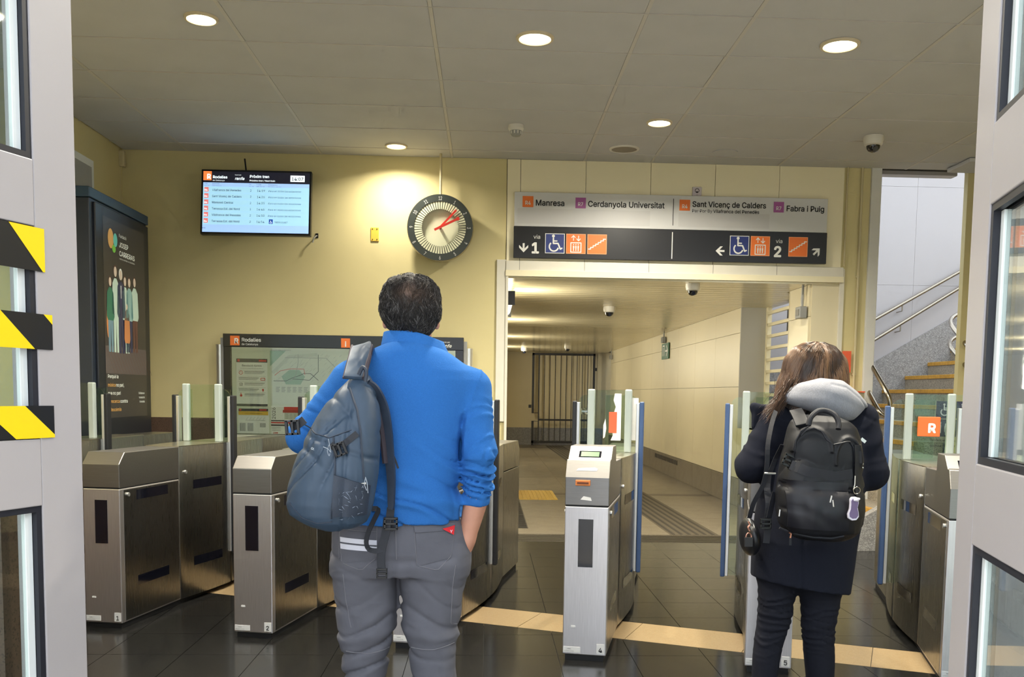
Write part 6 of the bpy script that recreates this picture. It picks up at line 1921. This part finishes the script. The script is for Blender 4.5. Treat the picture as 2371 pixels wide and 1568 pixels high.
# ---------------------------------------------------------------- her black backpack
B2 = ((1.3165,3.68,0.9971)[0], 3.68, (1.3271,3.68,0.7384)[2])
b2 = thing('backpack', 'large black backpack with a shoe charm worn over the black coat', 'backpack', B2)
m_bk = mat('black_nylon', (19, 20, 26), .5, spec=.35, var=.18, vscale=12, bump=.1, bscale=700, wrinkle=(10, .7, (1.5, 1, 1)))
m_bk2 = mat('black_nylon_panel', (25, 25, 33), .42, spec=.4, var=.2, vscale=9, bump=.06, bscale=700, wrinkle=(7, .6, (1.5, 1, 1)))
m_web = mat('black_webbing', (28, 29, 36), .6, spec=.4, bump=.15, bscale=600)
br_ = [(0.7419,1.3357,0.0872),(0.7557,1.33,0.1238),(0.7765,1.3258,0.1481),(0.8077,1.3237,0.1628),(0.8595,1.3224,0.1705),(0.9285,1.3231,0.172),(0.9972,1.3263,0.1674),(1.0658,1.3296,0.1593),(1.1342,1.3319,0.147),(1.1818,1.329,0.1321),(1.209,1.3252,0.1157),(1.2242,1.3202,0.0906),(1.2326,1.3129,0.0457)]
b2z = [r[0] for r in br_]
b2d = np.interp(b2z, [b2z[0], b2z[0]+.03, b2z[0]+.12, b2z[-1]-.12, b2z[-1]-.03, b2z[-1]], [.05, .095, .118, .105, .075, .04])
def bag2(X, Y, Z):
    f = column(X, Y, Z, br_, np.interp(b2z, [b2z[0], b2z[-1]], [3.655, 3.70]), b2d, 2.6)
    u, w = X-B2[0], Z-B2[2]
    # bulging front pocket below the belt, gathered cloth above it, zip arches near the top
    f = f - .016*np.exp(-(((u-.005)/.10)**4 + ((w-.11)/.085)**4))*(Y < 3.68)
    f = f + .008*np.exp(-((w-.213+.06*u)/.010)**2)*(Y < 3.68)
    a = np.sqrt(((u+.055)/.07)**2 + ((w-.36)/.085)**2); f = f - .010*np.exp(-((a-1)/.10)**2)*(w > .35)*(Y < 3.68)
    a = np.sqrt(((u-.085)/.055)**2 + ((w-.33)/.08)**2); f = f - .009*np.exp(-((a-1)/.11)**2)*(w > .30)*(Y < 3.68)
    f = f + .006*folds(w*1.0+.25*np.sin(u*30), 130, 2)*np.exp(-(((u-.04)/.05)**2 + ((w-.27)/.03)**2))
    f = f + .007*folds(u + .3*w, 75, 2)*np.exp(-(((u+.075)/.04)**2 + ((w-.13)/.06)**2))
    f = f + .010*groove(X, Y, Z, w + .4*u, 46, .1, 9, .7, 4) + .008*groove(X, Y, Z, u - .25*w, 52, .08, 9, 2.2, 4)*(w < .2)
    return f + .0035*wob(X, Y, Z, 24)
q2_o, q2_t, _, _ = sdf_part('bag_body', bag2, (B2[0]-.2, 3.49, B2[2]-.02), (B2[0]+.2, 3.87, B2[2]+.53), .005, m_bk, b2)
OFF2 = Matrix.Translation([-v for v in B2])
def wpart_(name, mb, m, smooth=False, bevel=0.0, parent=b2):
    o = part(name, mb, m, parent, smooth=smooth, bevel=bevel); o.data.transform(OFF2); return o
def wstrap(name, path, w, m=m_web, off=.003, n=18, th=.003):
    return wpart_(name, MB().ribbon(on_surface(q2_t, path, 2.5, 3.6, off, n), (0, -1, 0), w, th), m)
def wcord(name, path, r, m, off=0.0, n=24):
    return wpart_(name, MB().tube(on_surface(q2_t, path, 2.5, 3.6, off, n), r, 6), m, True)
wpart_('front_pocket', patch(q2_t, [(1.1585,0.984),(1.3952,0.9765),(1.3913,0.7916),(1.1757,0.7999)], 2.5, 3.6, .003, .006, 16, 12), m_bk2, True)
wstrap('belt_strap', [(1.1833,1.0409),(1.238,1.0182),(1.34,1.001),(1.4157,1.0118)], .038)
wcord('zip_line', [(1.2192,1.1543),(1.2352,1.1744),(1.265,1.1847),(1.2958,1.1718),(1.3088,1.1422),(1.3349,1.1226),(1.3683,1.1296),(1.4017,1.1367),(1.4196,1.1136),(1.4262,1.0404)], .003, m_bk2, .002)
wcord('zip_line', [(1.1939,1.071),(1.1997,1.1375),(1.2185,1.1708),(1.2561,1.1962)], .003, m_bk2, .002)
wcord('lower_zip', [(1.142,0.7962),(1.1884,0.7764),(1.2651,0.7635),(1.3417,0.7608),(1.3837,0.7713)], .005, m_web, .002)
c_ = (1.1811,3.56,1.0557)
buckle(b2, (c_[0], hit_y(q2_t, c_[0], c_[2], 2.5, 3.6)-.008, c_[2]), 1.5, .4, OFF2)
hl_ = smooth_path([(1.2291,3.565,1.1963),(1.2396,3.57,1.2276),(1.2742,3.59,1.2507),(1.3079,3.59,1.2512),(1.3331,3.57,1.2354),(1.3421,3.555,1.2063),(1.3376,3.545,1.1836)], 22)
wpart_('grab_handle', MB().tube(hl_, .0105, 10), m_web, True)
wpart_('shoulder_strap', MB().ribbon(smooth_path([(1.2277,3.63,1.1941),(1.2295,3.68,1.2281),(1.2379,3.75,1.2507)], 10), (-.3, -1, .4), .05, .012), m_bk, True, .003)
wpart_('side_strap', MB().ribbon(smooth_path([(1.1747,3.7,1.1141),(1.1676,3.76,1.055),(1.1484,3.76,1.0024),(1.1435,3.76,0.9918)], 12), (0, -1, 0), .018, .003), m_web)
wpart_('hanging_webbing', MB().ribbon(smooth_path([(1.1399,3.76,0.9918),(1.1337,3.75,0.9367),(1.1338,3.72,0.8789),(1.1325,3.72,0.818),(1.1315,3.72,0.7481),(1.1291,3.72,0.7166)], 16), (-.1, -1, 0), .026, .003), m_web)
wpart_('hanging_webbing', MB().ribbon(smooth_path([(1.1536,3.71,0.9236),(1.1447,3.71,0.8802),(1.1329,3.71,0.8193)], 8), (.3, -1, 0), .024, .003), m_web)
buckle(b2, (1.1185,3.7,0.7979), 1.3, 0, OFF2)
wpart_('strap_clip', MB().tube([(1.106,3.7,1),(1.1512,3.7,0.9988)], .004, 6), m_alu, True)
for pth in ([(1.3084,3.505,0.9335),(1.3029,3.505,0.9072)], [(1.3124,3.505,0.9171),(1.3168,3.505,0.8909)], [(1.1247,3.545,0.8743),(1.1224,3.545,0.8477)]):
    wpart_('zip_pull', MB().tube(pth, .003, 6), m_alu, True)
wpart_('rose_zip_pull', MB().tube([(1.1812,3.6,0.7785),(1.1899,3.6,0.7734),(1.1872,3.6,0.7565)], .0035, 6), mat('rose_metal', (206, 150, 130), .3, metal=1), True)
wpart_('zip_tab', MB().ribbon([(1.1872,3.6,0.7565),(1.1883,3.6,0.7276)], (0, -1, 0), .009, .002), m_web)
wpart_('side_pull', MB().tube([(1.4545,3.62,1.068),(1.4652,3.62,1.058),(1.4692,3.62,1.0462),(1.4627,3.62,1.0377),(1.4716,3.62,1.031)], .003, 6), m_alu, True)
wpart_('logo_pull', MB().ribbon([(1.474,3.66,1.1437),(1.4919,3.66,1.1304)], (0, -1, 0), .012, .003), m_alu)
wpart_('side_pocket', patch(q2_t, [(1.4214,1.1215),(1.4555,1.1219),(1.4714,0.8427),(1.4271,0.8338)], 2.5, 3.66, .004, .006, 5, 12), m_bk, True)
# shoe charm on a ring
ch = wpart_('charm_cord', MB().tube([(1.4006,3.52,1.0086),(1.4004,3.52,0.9756),(1.3963,3.52,0.9542)], .0022, 6), m_alu, True)
rc = (1.4057,3.51,0.9537)
wpart_('charm_ring', MB().tube([(rc[0]+.013*math.cos(a), rc[1], rc[2]+.013*math.sin(a)) for a in (2*math.pi*k/16 for k in range(17))], .0018, 6), m_rail, True)
sole = [(-.010, .045), (.008, .046), (.016, .036), (.016, .02), (.013, .005), (.017, -.012), (.019, -.03), (.010, -.043), (-.006, -.045), (-.019, -.036), (-.021, -.02), (-.015, 0), (-.014, .02), (-.015, .036)]
sc0 = (1.3969,3.505,0.8834)
cs = wpart_('shoe_charm', MB().prism_xz([(sc0[0]+x*1.08, sc0[2]+z*1.0) for x, z in sole], sc0[1], sc0[1]+.016), mat('charm_white', (226, 220, 232), .4), bevel=.003)
wpart_('charm_sole', MB().prism_xz([(sc0[0]+x*.85, sc0[2]+z*.82) for x, z in sole], sc0[1]-.002, sc0[1]+.001), mat('charm_purple', (110, 92, 128), .45))
wpart_('charm_bow', MB().lathe([(.003, -.012), (.009, 0), (.003, .012)], (1.4033,3.5,0.9202), (1, 0, .3), 10), mat('charm_white', (226, 220, 232), .4), True)

# ---------------------------------------------------------------- handbag at her left hip
HB = (1.0789,3.8,0.7356)
hb_t = thing('handbag', 'small black handbag with a padlock charm at the hip of the black coat', 'handbag', HB)
def hbag(X, Y, Z):
    f = ell(X, Y, Z, (1.1,3.84,0.7081), (.035, .09, .062))
    return smin(f, ell(X, Y, Z, (1.0877,3.84,0.7513), (.024, .075, .05)), .03)
sdf_part('bag_body', hbag, (HB[0]-.08, 3.7, HB[2]-.11), (HB[0]+.09, 3.97, HB[2]+.11), .005, mat('black_leather', (20, 21, 26), .35), hb_t)
OFFH = Matrix.Translation([-v for v in HB])
def hpart(name, mb, m, smooth=True):
    o = part(name, mb, m, hb_t, smooth=smooth); o.data.transform(OFFH); return o
hpart('bag_strap', MB().ribbon(smooth_path([(1.0743,3.78,0.8095),(1.0841,3.76,0.8738),(1.116,3.74,0.955),(1.1242,3.73,1.0341),(1.1278,3.74,1.1114),(1.1542,3.79,1.1878),(1.1914,3.86,1.2446)], 24), (0, -1, .1), .018, .004), m_web, False)
hpart('chain', MB().tube(smooth_path([(1.0599,3.74,0.8006),(1.0656,3.74,0.7867),(1.059,3.74,0.7761),(1.0665,3.74,0.7621)], 10), .004, 6), mat('rose_metal', (206, 150, 130), .3, metal=1))
pl_ = (1.0583,3.725,0.7257)
hpart('padlock_shackle', MB().tube([(pl_[0]+.011*math.cos(a), pl_[1], pl_[2]+.014+.016*math.sin(a)) for a in (math.pi*k/10 for k in range(11))], .0028, 8), mat('rose_metal', (206, 150, 130), .3, metal=1))
hpart('padlock_body', MB().box(pl_[0]-.016, pl_[0]+.016, pl_[1]-.006, pl_[1]+.006, pl_[2]-.024, pl_[2]+.012), mat('padlock_black', (34, 32, 36), .35), False)
